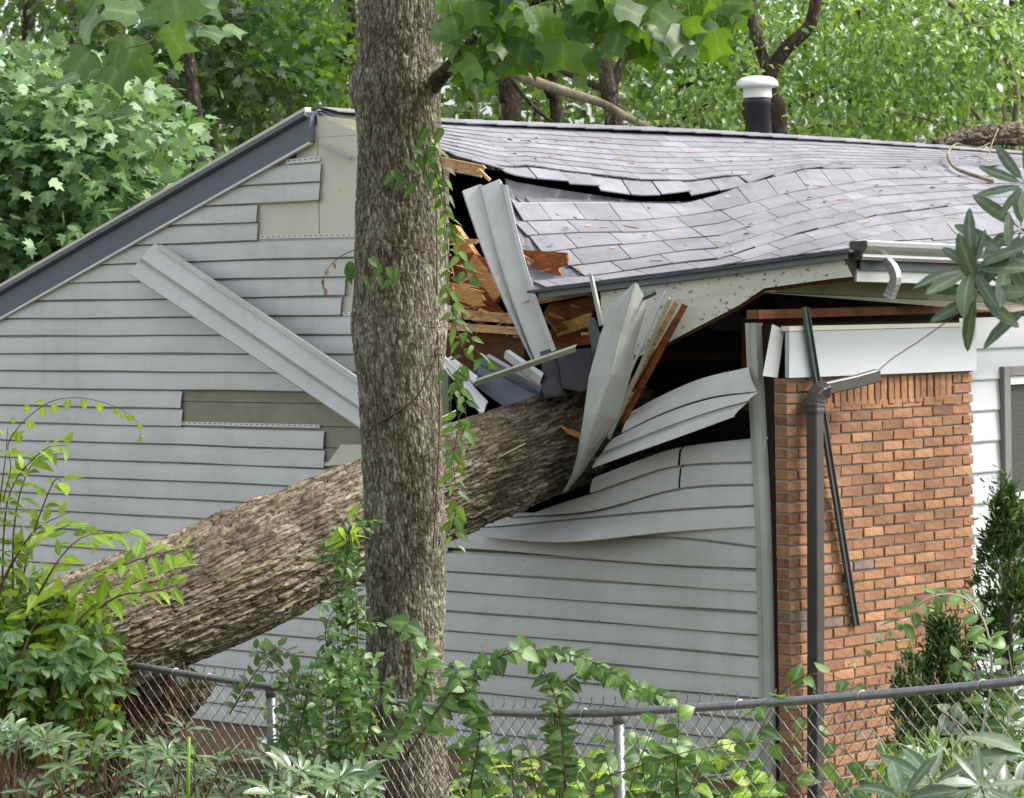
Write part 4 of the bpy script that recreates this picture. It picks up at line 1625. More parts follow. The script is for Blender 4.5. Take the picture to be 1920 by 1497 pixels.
# --- fallen trunk lying into the house
logp = [at(-120, 1312, 16.2), at(100, 1218, 16.7), at(250, 1158, 17.0), at(400, 1098, 17.35), at(650, 985, 18.2), at(900, 880, 19.2), at(1060, 822, 19.75), at(1175, 785, 20.2)]
logr = [0.335, 0.33, 0.328, 0.325, 0.32, 0.31, 0.31, 0.30]
fallen = thing('fallen_tree', 'thick fallen tree trunk with ridged bark lying up into the broken gable', 'fallen tree', at(400, 1098, 17.35))
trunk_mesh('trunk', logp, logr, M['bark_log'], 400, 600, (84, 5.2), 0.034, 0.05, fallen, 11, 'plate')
# broken lower part still rooted in the ground, under the lying trunk
V = None
stump = thing('broken_stump', 'splintered stump under the lower end of the fallen trunk, behind the wire fence', 'stump', at(225, 1500, 17.1))
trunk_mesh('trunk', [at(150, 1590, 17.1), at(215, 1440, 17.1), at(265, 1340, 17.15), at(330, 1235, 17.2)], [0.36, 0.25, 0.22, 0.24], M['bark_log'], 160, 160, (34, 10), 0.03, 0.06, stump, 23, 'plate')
sp = []
for i in range(16):
    a = at(random.uniform(225, 330), random.uniform(1240, 1330), 16.9)
    b = a + Vector((random.uniform(-0.05, 0.12), random.uniform(-0.05, 0.02), random.uniform(-0.22, -0.1)))
    sp.append(beam(a, b, 0.018, 0.009))
V, F = merge(sp)
add('splinters', V, F, M['wood_dark'], stump, kind='stuff')
# moss/lichen bumps and twigs on the fallen trunk
V, F = merge([tube(smooth_path([at(925, 862, 18.85), at(950, 850, 18.84), at(985, 832, 18.85)], 3), 0.004, 5), tube([at(925, 880, 18.85), at(938, 850, 18.82)], 0.003, 5),
              tube([at(815, 790, 18.8), at(855, 770, 18.9)], 0.004, 5)])
add('dead_twigs', V, F, M['twig_pale'], fallen)
V, F = prism([at(1052, 800, 19.3), at(1092, 812, 19.35), at(1088, 824, 19.35), at(1062, 812, 19.3)], Vector((0, 0.02, 0)))
add('split_chip', V, F, M['wood_new'], fallen)

# --- log on the far side of the ridge
far_log = thing('fallen_limb', 'short rough log lying on the roof ridge at the right edge', 'log', at(1850, 262, 26.8))
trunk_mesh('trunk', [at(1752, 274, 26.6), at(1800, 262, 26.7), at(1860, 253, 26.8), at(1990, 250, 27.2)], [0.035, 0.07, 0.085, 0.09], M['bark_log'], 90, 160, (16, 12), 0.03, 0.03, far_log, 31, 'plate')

# ------------------------------------------------------------------ DEBRIS, each loose piece a thing
def strip_piece(name, label, cat, prof, mat, n=14, bend=None, thick=0.0025, group='torn pieces of siding and trim'):
    """prof: [(pxA,pyA,offA, pxB,pyB,offB)] offsets from the gable plane at both ends; bend(f)-> extra offset, dpx, dpy"""
    rows = []
    for i in range(n + 1):
        f = i / n
        e = bend(f) if bend else (0, 0, 0)
        rows.append([G(a + (d - a) * f + e[1], b + (e_ - b) * f + e[2], c + (g - c) * f + e[0]) for (a, b, c, d, e_, g) in prof])
    V, F = loft(rows, thick)
    o = add(name, V, F, M[mat])
    fix_normals(o)
    return tag(o, label, cat, group)


# long double strip lying diagonally across the gable
strip_piece('siding_strip', 'long pale siding strip lying diagonally across the gable wall', 'siding strip',
            [(303, 459, .10, 690, 718, .36), (299, 459, .125, 686, 720, .385), (296, 466, .125, 684, 729, .385), (290, 456, .10, 684, 722, .36), (264, 484, .135, 684, 770, .40), (262, 488, .115, 684, 775, .375), (259, 491, .110, 684, 778, .37), (242, 513, .135, 690, 812, .40), (243, 515, .115, 691, 815, .38)], 'siding')
# two-course strip standing upright in the hole
strip_piece('siding_strip', 'two joined siding courses standing upright in the roof hole', 'siding strip',
            [(867, 360, .14, 1000, 682, .22), (868, 358, .16, 1002, 682, .24), (900, 346, .10, 1000, 672, .20), (902, 346, .14, 1003, 672, .24), (906, 349, .14, 1007, 672, .24), (937, 336, .10, 1030, 662, .20), (941, 342, .10, 1034, 660, .20), (943, 347, .14, 1036, 660, .24), (951, 347, .14, 1043, 656, .24)],
            'siding', bend=lambda f: (0.05 * math.sin(math.pi * f), -14 * math.sin(math.pi * f) * 0.6, 0))
# folded twisted panel in front of the fallen trunk
st = [((1170, 552), (1191, 530), (1211, 560)), ((1143, 579), (1178, 575), (1206, 585)), ((1125, 634), (1162, 628), (1192, 634)), ((1105, 707), (1145, 702), (1178, 709)), ((1095, 781), (1119, 778), (1155, 785)),
      ((1083, 854), (1094, 848), (1110, 854)), ((1072, 893), (1077, 890), (1085, 892)), ((1055, 924), (1058, 921), (1062, 920))]
rows = []
for (l, m, r_), o in zip(st, (0.42, 0.42, 0.41, 0.40, 0.37, 0.31, 0.27, 0.21)):
    L_, M_, R_ = G(l[0], l[1], o - 0.02), G(m[0], m[1], o + 0.06), G(r_[0], r_[1], o - 0.16)
    rows.append([L_ - GN * 0.02, L_, L_.lerp(M_, 0.5) + GN * 0.004, M_.lerp(L_, 0.06), M_, M_.lerp(R_, 0.1) - GN * 0.012, M_.lerp(R_, 0.5), R_, R_ - GN * 0.012])
rows2 = []
for i in range(len(rows) - 1):
    for k in range(4):
        pass
cols = [smooth_path([r_[j] for r_ in rows], 1) for j in range(len(rows[0]))]
rows2 = [list(q) for q in zip(*cols)][:-1]
for _ in range(1):
    for __ in range(1):
        pass
rows2.append(rows[-1])
V, F = loft(rows2, 0.003)
o = add('siding_strip', V, F, M['siding_inner'])
fix_normals(o)
tag(o, 'folded twisted siding panel standing against the end of the fallen trunk', 'siding strip', 'torn pieces of siding and trim')


def band(px_top, px_bot, o_top, o_bot, n=18, x0=None, x1=None):
    rows = []
    for i in range(n + 1):
        f = i / n
        xt = px_top[0][0] + (px_top[-1][0] - px_top[0][0]) * f
        xb = px_bot[0][0] + (px_bot[-1][0] - px_bot[0][0]) * f
        rows.append((G(xt, interp(px_top, xt), o_top[0] + (o_top[1] - o_top[0]) * f), G(xb, interp(px_bot, xb), o_bot[0] + (o_bot[1] - o_bot[0]) * f)))
    return rows


# curled two-band piece right of it
tA = smooth_poly([(1185, 772), (1240, 742), (1315, 710), (1403, 689)])
tB = smooth_poly([(1165, 812), (1240, 775), (1330, 745), (1419, 734)])
tC = smooth_poly([(1128, 850), (1240, 806), (1330, 776), (1398, 757)])
tD = smooth_poly([(1110, 878), (1180, 852), (1260, 824), (1375, 782)])
R1, R2 = band(tA, tB, (0.05, 0.05), (0.13, 0.10)), band(tC, tD, (0.16, 0.18), (0.24, 0.22))
rows = [[a, a.lerp(b, 0.5) + GN * 0.012, b, b - GN * 0.02 + Vector((0, 0, -0.004))] for (a, b) in R1]
V, F = loft(rows, 0.0025)
o = add('siding_strip', V, F, M['siding'])
fix_normals(o)
tag(o, 'curved upper siding course peeled off beside the corner post', 'siding strip', 'torn pieces of siding and trim')
R1b = band(smooth_poly([(1150, 822), (1240, 779), (1330, 749), (1420, 736)]), smooth_poly([(1130, 848), (1240, 804), (1330, 772), (1402, 752)]), (0.14, 0.14), (0.19, 0.19))
rows = [[a, a.lerp(b, 0.5) + GN * 0.01, b + GN * 0.004, b - GN * 0.014, c.lerp(d_, 0.1), c.lerp(d_, 0.5) + GN * 0.012, d_, d_ - GN * 0.015] for (a, b), (c, d_) in zip(R1b, R2)]
V, F = loft(rows, 0.0025)
o = add('siding_strip', V, F, M['siding'])
fix_normals(o)
tag(o, 'two-band siding strip curling out, its torn point below the corner post top', 'siding strip', 'torn pieces of siding and trim')
# slivers by the folded panel
strip_piece('siding_sliver', 'thin upright grey sliver beside the folded siding panel', 'trim piece', [(1104, 514, .30, 1124, 612, .30), (1109, 513, .32, 1130, 610, .32), (1112, 520, .30, 1133, 607, .30)], 'siding_inner')
strip_piece('trim_scrap', 'dark curled trim scrap beside the upright grey sliver', 'trim piece', [(1103, 612, .22, 1112, 665, .22), (1109, 594, .25, 1121, 650, .25), (1116, 598, .22, 1128, 640, .22)], 'channel')
strip_piece('trim_scrap', 'short metal stub sticking out at the top of the folded panel', 'trim piece', [(1196, 556, .3, 1226, 542, .28), (1200, 562, .32, 1230, 547, .30), (1201, 567, .3, 1231, 553, .28)], 'channel')


def board(name, label, pa, pb, oa, ob, w, th, mat, cat='board', group='broken framing lumber', jag=True, wdir=None):
    """plank between two picture points at offsets from the gable plane; splintered ends"""
    a, b = G(pa[0], pa[1], oa), G(pb[0], pb[1], ob)
    d = (b - a).normalized()
    y = (wdir - d * wdir.dot(d)).normalized() if wdir is not None else GN.cross(d).normalized()
    nrm = d.cross(y).normalized()
    n = 7
    top = []
    for k in range(n):
        f = -0.5 + k / (n - 1)
        ja = random.uniform(-0.5, 0.5) * w if jag else 0
        jb = random.uniform(-0.5, 0.5) * w if jag else 0
        top.append((a + y * (f * w) + d * (ja * 0.6), b + y * (f * w) + d * (jb * 0.6)))
    rows = [[p.lerp(q, t) for t in (0, 0.33, 0.66, 1)] for p, q in top]
    V, F = loft(rows, th)
    o = add(name, V, F, M[mat])
    fix_normals(o)
    return tag(o, label, cat, group)


board('stud', 'bright split stud standing just right of the tree in the hole', (828, 300), (829, 560), -0.05, -0.05, 0.05, 0.04, 'wood_new')
board('deck_splinter', 'broken edge of roof decking jutting beside the tree', (815, 304), (905, 322), 0.05, 0.02, 0.075, 0.015, 'wood_pale')
board('deck_splinter', 'thin split stick under the broken roof decking', (896, 318), (917, 338), 0.06, 0.04, 0.018, 0.012, 'wood_pale')
board('sheathing_piece', 'rust brown torn sheathing with ragged edge right of the upright strips', (985, 500), (1055, 505), 0.02, 0.08, 0.20, 0.012, 'wood_red')
board('sheathing_piece', 'broad rust brown board deep in the hole under the roof edge', (1020, 615), (1115, 600), -0.10, -0.02, 0.28, 0.015, 'wood_red')
board('sheathing_piece', 'pale split patch of wood on the rust brown board', (1062, 615), (1108, 598), 0.02, 0.04, 0.075, 0.012, 'wood_new')
board('sheathing_piece', 'dark red brown sheathing behind the upright strips', (850, 520), (930, 560), -0.12, -0.12, 0.40, 0.012, 'wood_red')
board('rafter', 'upper splintered pale rafter end right of the tree', (836, 588), (978, 600), 0.08, 0.10, 0.055, 0.05, 'wood_pale')
board('rafter', 'lower splintered pale rafter end right of the tree', (836, 612), (982, 622), 0.11, 0.13, 0.045, 0.05, 'wood_pale')
board('rafter', 'wide dark brown board under the splintered rafters', (830, 655), (983, 662), 0.06, 0.08, 0.30, 0.04, 'wood_dark', jag=False)
board('sheathing_piece', 'small cream board between the tree and the rafters', (836, 585), (862, 588), 0.12, 0.12, 0.08, 0.012, 'cream', jag=False)
board('splinter', 'longest reddish splintered board leaning under the dirty white rake board', (1283, 572), (1166, 790), 0.16, 0.10, 0.035, 0.014, 'wood_red')
board('splinter', 'tan splintered board leaning beside the reddish one', (1267, 568), (1162, 762), 0.20, 0.14, 0.030, 0.012, 'wood_pale')
board('splinter', 'grey green sliver leaning nearest the folded panel', (1256, 560), (1140, 822), 0.24, 0.16, 0.022, 0.010, 'olive_paint')
for q, (xa, ya, xb, yb, mt, lab) in enumerate(((1246, 548, 1180, 700, 'bright', 'white torn sliver standing among the splintered boards'), (1276, 580, 1186, 735, 'wood_dark', 'dark thin splinter behind the reddish splintered board'), (1262, 600, 1150, 800, 'wood_pale', 'short pale splinter low among the leaning boards'))):
    board('splinter', lab, (xa, ya), (xb, yb), 0.18 - 0.03 * q, 0.12, 0.016, 0.008, mt)
spl = []
for i in range(70):
    x0, y0 = random.choice([(random.uniform(840, 985), random.uniform(575, 640)), (random.uniform(985, 1110), random.uniform(480, 650)), (random.uniform(835, 900), random.uniform(440, 600))])
    a = G(x0, y0, random.uniform(-0.05, 0.12))
    d = Vector((random.uniform(-1, 1), random.uniform(-.4, .2), random.uniform(-.35, .6))).normalized()
    ln = random.uniform(0.05, 0.2)
    w = random.uniform(0.004, 0.012)
    q = d.cross(GN).normalized() * w
    spl.append(prism([a - q, a + q, a + d * ln * 0.7 + q * 0.6, a + d * ln, a + d * ln * 0.8 - q * 0.5], GN * w * 0.8))
V, F = merge(spl)
o = add('wood_splinters', V, F, M['wood_pale'], None, False, 'stuff')
fix_normals(o)
o['label'] = 'pale and orange wood splinters scattered through the broken gable hole'
board('rafter', 'snapped orange rafter slanting down behind the upright strips', (845, 430), (935, 560), -0.15, -0.08, 0.09, 0.04, 'wood_new')
board('sheathing_piece', 'jagged orange plywood scrap above the splintered rafters', (840, 545), (905, 562), 0.02, 0.05, 0.10, 0.012, 'wood_new')
board('rafter', 'thin pale batten crossing under the lowered roof edge', (1005, 565), (1110, 545), -0.02, 0.0, 0.04, 0.03, 'wood_pale')
# trim pieces piled on the trunk
strip_piece('trim_board', 'dark slate trim board lying on the fallen trunk', 'trim piece', [(884, 700, .20, 1000, 760, .12), (890, 676, .22, 1014, 738, .14), (905, 670, .20, 1016, 730, .12), (896, 745, .24, 985, 778, .16)][:3] + [(885, 720, .24, 975, 785, .20)], 'slate')
strip_piece('trim_edge', 'pale edging strip beside the dark slate trim board', 'trim piece', [(908, 672, .24, 1012, 735, .16), (912, 668, .26, 1016, 728, .18), (916, 664, .24, 1020, 722, .16)], 'gutter')
strip_piece('channel_strip', 'slim grey channel laid across the slate board and roofing roll', 'trim piece', [(891, 724, .34, 1080, 659, .36), (890, 716, .37, 1079, 651, .38), (897, 710, .35, 1082, 646, .36)], 'olive_paint')
strip_piece('white_strip', 'short white trim block sloping down to the trunk', 'trim piece', [(945, 671, .26, 1012, 722, .24), (948, 658, .29, 1016, 708, .27), (955, 657, .26, 1019, 700, .24)], 'bright')
strip_piece('white_siding', 'bright white siding end sloping out right of the tree', 'siding strip',
            [(806, 655, .30, 905, 782, .36), (812, 664, .33, 906, 780, .39), (826, 658, .30, 914, 752, .36), (828, 664, .33, 915, 756, .39), (832, 672, .31, 908, 700, .36)][:4], 'bright')
strip_piece('white_siding', 'smaller white siding end above the other one by the tree', 'siding strip', [(826, 690, .26, 880, 735, .28), (836, 675, .28, 890, 718, .30), (846, 668, .26, 896, 706, .28)], 'bright')


def roll(name, label, px, py, px2, py2, r, off, mat='felt'):
    a, b = G(px, py, off), G(px2, py2, off)
    V, F = tube(smooth_path([a, a.lerp(b, 0.35) + Vector((0.01, 0, 0)), a.lerp(b, 0.7), b], 3), [r * (1 + 0.08 * math.sin(i * 2.1)) for i in range(10)], 14)
    o = add(name, V, F, M[mat], None, True)
    return tag(o, label, 'roofing', 'scraps of black roofing felt')


roll('felt_roll', 'upright black roofing roll on top of the trunk', 1032, 656, 1042, 745, 0.075, 0.16)
plate_o = plate('felt_scrap', [(1045, 668), (1080, 655), (1116, 652), (1118, 722), (1090, 735), (1055, 728)], lambda x: 19.35, 0.02, 'felt', None)
tag(plate_o, 'flat black felt scrap between the roll and the folded panel', 'roofing', 'scraps of black roofing felt')
strip_piece('siding_scrap', 'small pale scrap above the trunk in the gap left of the tree', 'siding strip', [(613, 872, .03, 700, 872, .03), (640, 834, .02, 700, 834, .02)], 'cream')
# long channel leaning on the brick
a, b = FR(1508, 577, 0.16), FR(1604, 1174, 0.115)
V, F = beam(a, b, 0.012, 0.042, FD)
ch1 = beam(a + FN * 0.01 - FD * 0.02, b + FN * 0.01 - FD * 0.02, 0.016, 0.006, FD)
ch2 = beam(a + FN * 0.01 + FD * 0.02, b + FN * 0.01 + FD * 0.02, 0.016, 0.006, FD)
V, F = merge([(V, F), ch1, ch2])
o = add('channel_strip', V, F, M['channel'])
fix_normals(o)
tag(o, 'long dark green metal channel leaning on the brick behind the downspout', 'trim piece', 'torn pieces of siding and trim')

# twig lying on the roof, leaf litter on the roof
def rp(px, py, lift=0.012):
    """point on the roof under picture point"""
    best, bk = 1e9, 0
    if py < interp(LIP_PX, px):
        yr, yl = interp(RIDGE_PX, px), interp(LIP_PX, px)
        return up_pt(px, (py - yr) / (yl - yr), lift)
    for k in np.linspace(0, 9, 91):
        k0 = int(min(8, k))
        y = interp(KL[k0], px) * (1 - (k - k0)) + interp(KL[k0 + 1], px) * (k - k0)
        if abs(y - py) < best:
            best, bk = abs(y - py), k
    return low_pt(px, bk, lift)


tw = [tube(smooth_path([rp(1860, 347, .03), rp(1820, 338, .04), rp(1785, 325, .05), rp(1772, 308, .08), rp(1785, 298, .12), rp(1800, 296, .10)], 4), [0.016, 0.016, 0.015, 0.015, 0.015, 0.014, 0.014, 0.013, 0.013, 0.012, 0.012, 0.011, 0.010, 0.009, 0.008, 0.007, 0.006, 0.005, 0.005, 0.004, 0.004], 6),
      tube(smooth_path([rp(1845, 325, .03), rp(1850, 305, .12), rp(1860, 285, .2)], 3), 0.005, 5),
      tube(smooth_path([rp(1800, 296, .1), rp(1830, 300, .1), rp(1850, 295, .12)], 3), 0.005, 5),
      tube(smooth_path([rp(1795, 310, .05), rp(1825, 312, .08), rp(1850, 318, .05)], 3), 0.004, 5)]
V, F = merge(tw)
tag(add('fallen_twig', V, F, M['bark_pale'], None, True), 'crooked forked twig lying on the right of the roof', 'twig')
lit = []
for i in range(150):
    px = random.uniform(900, 1900)
    py = random.uniform(interp(RIDGE_PX, px) + 18, interp(EDGE_PX, px) - 8)
    if interp(LIP_PX, px) - 5 < py < interp(KL[0], px) + 10 and px < 1450:
        continue
    p = rp(px, py, 0.018)
    a = random.uniform(0, 6.28)
    d = Vector((math.cos(a), math.sin(a), random.uniform(-.1, .2)))
    s = random.uniform(0.02, 0.06)
    x, y, z = basis(d, Vector((0.2, -0.2, 1)))
    if random.random() < 0.65:
        lit.append(([p, p + y * s * 0.5 + x * s * 0.3, p + y * s, p + y * s * 0.5 - x * s * 0.3 + z * s * 0.2], [(0, 1, 2, 3)]))
    else:
        lit.append(tube([p, p + y * s * 2.2], 0.004, 4))
V, F = merge(lit)
o = add('leaf_litter', V, F, M['dead_leaf'], None, False, 'stuff')
o['label'] = 'brown leaf and twig litter scattered over the shingles'

# ------------------------------------------------------------------ CHAIN LINK FENCE
RAIL = [(-60, 1196, 17.6), (102, 1223, 17.0), (450, 1280, 16.2), (780, 1322, 15.1), (960, 1337, 14.6), (1095, 1338, 14.25), (1160, 1336, 14.1), (1385, 1322, 13.6), (1615, 1305, 13.1), (1840, 1285, 12.65), (2010, 1265, 12.3), (2350, 1225, 11.5)]
rail = smooth_path([at(*p) for p in RAIL], 6)
fence = thing('chain_link_fence', 'galvanised chain link fence crossing the foreground with a sagging top rail', 'fence', at(1160, 1700, 14.1))
V, F = tube(rail, 0.0185, 14)
add('top_rail', V, F, M['galv'], fence, True)
RL = np.concatenate([[0], np.cumsum([(rail[i + 1] - rail[i]).length for i in range(len(rail) - 1)])])
RA = np.array([tuple(p) for p in rail])


def rail_at(q):
    return Vector([float(np.interp(q, RL, RA[:, i])) for i in range(3)])


def rail_q(px):
    best = min(range(len(rail)), key=lambda i: abs((rail[i] - EYE).dot(RIGHT) / (rail[i] - EYE).dot(FWD) * FPX + CX - px))
    return RL[best]


for px in (1163, 497):
    p = rail_at(rail_q(px)) + Vector((0, 0.02, 0))
    V, F = tube([Vector((p.x, p.y, -0.1)), Vector((p.x, p.y, p.z - 0.045))], 0.024, 14)
    post = add('post', V, F, M['galv'], fence, True)
    V, F = tube([Vector((p.x, p.y, p.z - 0.05)), Vector((p.x, p.y, p.z - 0.02)), Vector((p.x, p.y - 0.005, p.z + 0.005))], [0.027, 0.027, 0.02], 14)
    add('post_cap', V, F, M['galv'], post, True)
W = 0.036
nw = int(RL[-1] / W)
hh = 0.0375
for i in range(nw):
    q0 = i * W
    pts = []
    p0 = rail_at(q0)
    tdir = (rail_at(q0 + 0.1) - rail_at(q0)).normalized()
    nrm = tdir.cross(Vector((0, 0, 1))).normalized()
    top = 0.055
    nseg = 36
    for m in range(nseg):
        sgn = 1 if (m + i) % 2 else -1
        p = rail_at(q0 + W / 2 * sgn * 1.04) + Vector((0, 0, top - 0.02 - m * hh)) + nrm * (-0.021 + 0.0025 * sgn)
        p += Vector((0, 0, 0.008 * math.sin(q0 * 3 + m * 0.2)))
        if m == 0:
            pts.append(p + Vector((0, 0, 0.028)) + tdir * (0.006 * sgn))
        if p.z < -0.02:
            break
        pts.append(p)
    V, F = tube(pts, 0.0021, 4, False)
    add('wire', V, F, M['wire'], fence)
for px in (172, 325, 420, 560, 910, 1092, 1243, 1388, 1615, 1840):
    q = rail_q(px)
    p = rail_at(q)
    td = (rail_at(q + 0.05) - p).normalized()
    y = td.cross(Vector((0, 0, 1))).normalized()
    z = Vector((0, 0, 1))
    pts = [p + td * (0.004 * a) + (y * math.cos(a) + z * math.sin(a)) * 0.0212 for a in np.linspace(-0.6, 5.4, 14)]
    V, F = tube(pts, 0.0024, 5)
    add('tie_wire', V, F, M['tie'], fence, True)

# ------------------------------------------------------------------ PLANTS
def rnd_unit():
    while True:
        v = Vector((random.uniform(-1, 1), random.uniform(-1, 1), random.uniform(-1, 1)))
        if 0.05 < v.length < 1:
            return v.normalized()


class Plant:
    """stems collected into one part, leaves single objects up to a limit, the rest one stuff mesh"""

    def __init__(s, name, label, cat, base, leafmat, tpl, stem_mat='twig', group=None, limit=290):
        s.o = thing(name, label, cat, base, group)
        s.stems, s.leaves, s.mat, s.tpl, s.sm, s.limit = [], [], leafmat, tpl, stem_mat, limit

    def stem(s, pts, r0, r1, n=4, sides=5):
        P = smooth_path(pts, n)
        s.stems.append(tube(P, list(np.linspace(r0, r1, len(P))), sides))
        return P

    def leaf(s, p, d, n, size, mat=None, tpl=None):
        s.leaves.append((Vector(p), Vector(d), Vector(n), size, mat or s.mat, tpl or s.tpl))

    def along(s, P, step, size, droop=0.3, spread=0.9, start=0.1, mat=None, up=0.6, cam=0.5, jit=0.35, tpl=None, pair=True):
        L = np.concatenate([[0], np.cumsum([(P[i + 1] - P[i]).length for i in range(len(P) - 1)])])
        A = np.array([tuple(p) for p in P])
        d = start * L[-1]
        side = 1
        while d <= L[-1]:
            p = Vector([float(np.interp(d, L, A[:, i])) for i in range(3)])
            q = Vector([float(np.interp(min(L[-1], d + 0.02), L, A[:, i])) for i in range(3)])
            t = (q - p)
            if t.length < 1e-6:
                t = Vector((0, 0, 1))
            t.normalize()
            sd = t.cross(Vector((0, -cam - 0.2, 1)))
            sd = sd.normalized() if sd.length > 1e-3 else Vector((1, 0, 0))
            for sg in ((1, -1) if pair else (side,)):
                dr = t * 0.5 + sd * (sg * spread) + Vector((0, -0.15, -droop)) + rnd_unit() * jit
                nn = Vector((0, -cam, up)) + rnd_unit() * 0.45
                s.leaf(p + dr.normalized() * size * 0.12, dr, nn, size * random.uniform(0.7, 1.2), mat, tpl)
            side = -side
            d += step * random.uniform(0.75, 1.3)

    def whorl(s, p, axis, n, size, mat=None, open_=1.0):
        axis = Vector(axis).normalized()
        x = axis.orthogonal().normalized()
        y = axis.cross(x)
        a0 = random.uniform(0, 6.28)
        for k in range(n):
            a = a0 + 2 * math.pi * k / n + random.uniform(-0.2, 0.2)
            rad_ = x * math.cos(a) + y * math.sin(a)
            d = rad_ * open_ + axis * random.uniform(0.15, 0.6)
            s.leaf(Vector(p) + rad_ * size * 0.05, d, axis + rad_ * -0.2 + rnd_unit() * 0.15, size * random.uniform(0.75, 1.15), mat)

    def done(s):
        if s.stems:
            if len(s.stems) <= 12:
                for V, F in s.stems:
                    add('stem', V, F, M[s.sm], s.o, True)
            else:
                V, F = merge(s.stems)
                add('stem', V, F, M[s.sm], s.o, True, 'stuff')
        s.leaves.sort(key=lambda q: q[0].y - q[3])
        near, rest = s.leaves[:s.limit], s.leaves[s.limit:]
        for (p, d, n, sz, mt, tp) in near:
            leaf_obj(s.o, p, d, n, sz, tp, mt)
        groups = {}
        for q in rest:
            groups.setdefault((q[4], q[5]), []).append(q)
        for (mt, tp), qs in groups.items():
            leaf_batch('foliage', [tuple(q[0]) for q in qs], [tuple(q[1]) for q in qs], [tuple(q[2]) for q in qs], [q[3] for q in qs], tp, M[mt], s.o, 'stuff')
        return s.o


def bush_fill(pl, region, n, Y0, Y1, size, mats, tpl=None, up=0.6, cam=0.5, stems=True, root=None):
    """leaves spread through an irregular volume given by picture boxes (cx,cy,rx,ry) and a depth range, on short twigs"""
    tot = sum(r[2] * r[3] for r in region)
    for (cx, cyy, rx, ry) in region:
        k = int(n * rx * ry / tot)
        for c in range(max(1, k // 7)):
            a, r_ = random.uniform(0, 6.28), math.sqrt(random.random())
            px, py = cx + rx * r_ * math.cos(a), cyy + ry * r_ * math.sin(a)
            Y = random.uniform(Y0, Y1)
            tip = at(px, py, Y)
            base = tip + Vector((random.uniform(-.15, .15), random.uniform(0, .15), -random.uniform(.12, .3)))
            if stems:
                P = pl.stem([base, base.lerp(tip, 0.55) + rnd_unit() * 0.02, tip], 0.004, 0.0012, 2, 4)
            else:
                P = [base, base.lerp(tip, 0.5), tip]
            for q in range(7):
                f = random.uniform(0.3, 1.0)
                p = base.lerp(tip, f)
                d = rnd_unit() + Vector((0, -0.25, -0.1)) + (tip - base) * 1.5
                nn = Vector((0, -cam, up)) + rnd_unit() * 0.55
                pl.leaf(p + d.normalized() * 0.01, d, nn, size * random.uniform(0.65, 1.25), random.choice(mats), tpl)


# --- left shrub: dark mass low, bright sprays above it
ls = Plant('shrub', 'leafy bright green shrub in front of the lower end of the fallen trunk', 'shrub', at(90, 1500, 15.4), 'leaf_shrub', 'ovate', 'twig', limit=295)
for pts in ([(20, 1500), (30, 1300), (60, 1180), (120, 1120), (230, 1060), (350, 1025)], [(60, 1500), (90, 1300), (150, 1160), (260, 1090), (330, 1065)], [(0, 1500), (20, 1250), (80, 1100), (150, 1010), (240, 1000)],
            [(-30, 1400), (-10, 1150), (40, 1030), (130, 985)], [(60, 1500), (110, 1250), (200, 1130), (280, 1110), (330, 1100)]):
    P = ls.stem([at(x, y, 15.2 + 0.2 * math.sin(x)) for x, y in pts], 0.009, 0.002)
    ls.along(P, 0.075, 0.125, 0.02, 1.0, 0.45, 'leaf_bright', 0.9, 0.35, 0.4, 'pointed')
for pts in ([(30, 1250), (25, 1000), (60, 870), (120, 850)], [(10, 1250), (5, 1050), (20, 920), (80, 845), (125, 835)], [(30, 1150), (60, 1010), (100, 905), (118, 905)], [(0, 1200), (-5, 1000), (10, 860), (15, 800)], [(0, 1100), (60, 1000), (130, 960)]):
    P = ls.stem([at(x, y, 15.4) for x, y in pts], 0.006, 0.0015)
    ls.along(P, 0.065, 0.10, 0.02, 1.0, 0.45, 'leaf_bright', 0.9, 0.3, 0.4, 'pointed')
bush_fill(ls, [(60, 1210, 115, 125), (110, 1320, 110, 85), (130, 1180, 60, 60), (20, 1330, 70, 80), (30, 1120, 80, 60)], 2600, 15.2, 16.3, 0.062, ['leaf_shrub', 'leaf_shrub', 'leaf_bright', 'leaf_vine'])
bush_fill(ls, [(50, 1240, 110, 100), (80, 1330, 110, 70)], 1000, 16.0, 16.8, 0.07, ['leaf_shrub', 'leaf_vine'])
for i in range(46):
    px, py = random.uniform(-10, 215), random.gauss(1240, 42)
    p = at(px, py, 15.0 + random.uniform(-.15, .1))
    for k in (-1, 0, 1):
        ls.leaf(p, Vector((k * 0.9 + random.uniform(-.2, .2), -0.4, -0.35 + random.uniform(-.3, .3))), Vector((random.uniform(-.2, .2), -0.45, 0.85)), random.uniform(0.06, 0.095), random.choice(['leaf_pale', 'leaf_pale', 'leaf_vine']), 'ovate')
bush_fill(ls, [(70, 1175, 120, 75), (150, 1230, 80, 60), (60, 1290, 120, 60)], 1500, 15.1, 15.7, 0.06, ['leaf_shrub', 'leaf_vine', 'leaf_bright'])
ls.done()

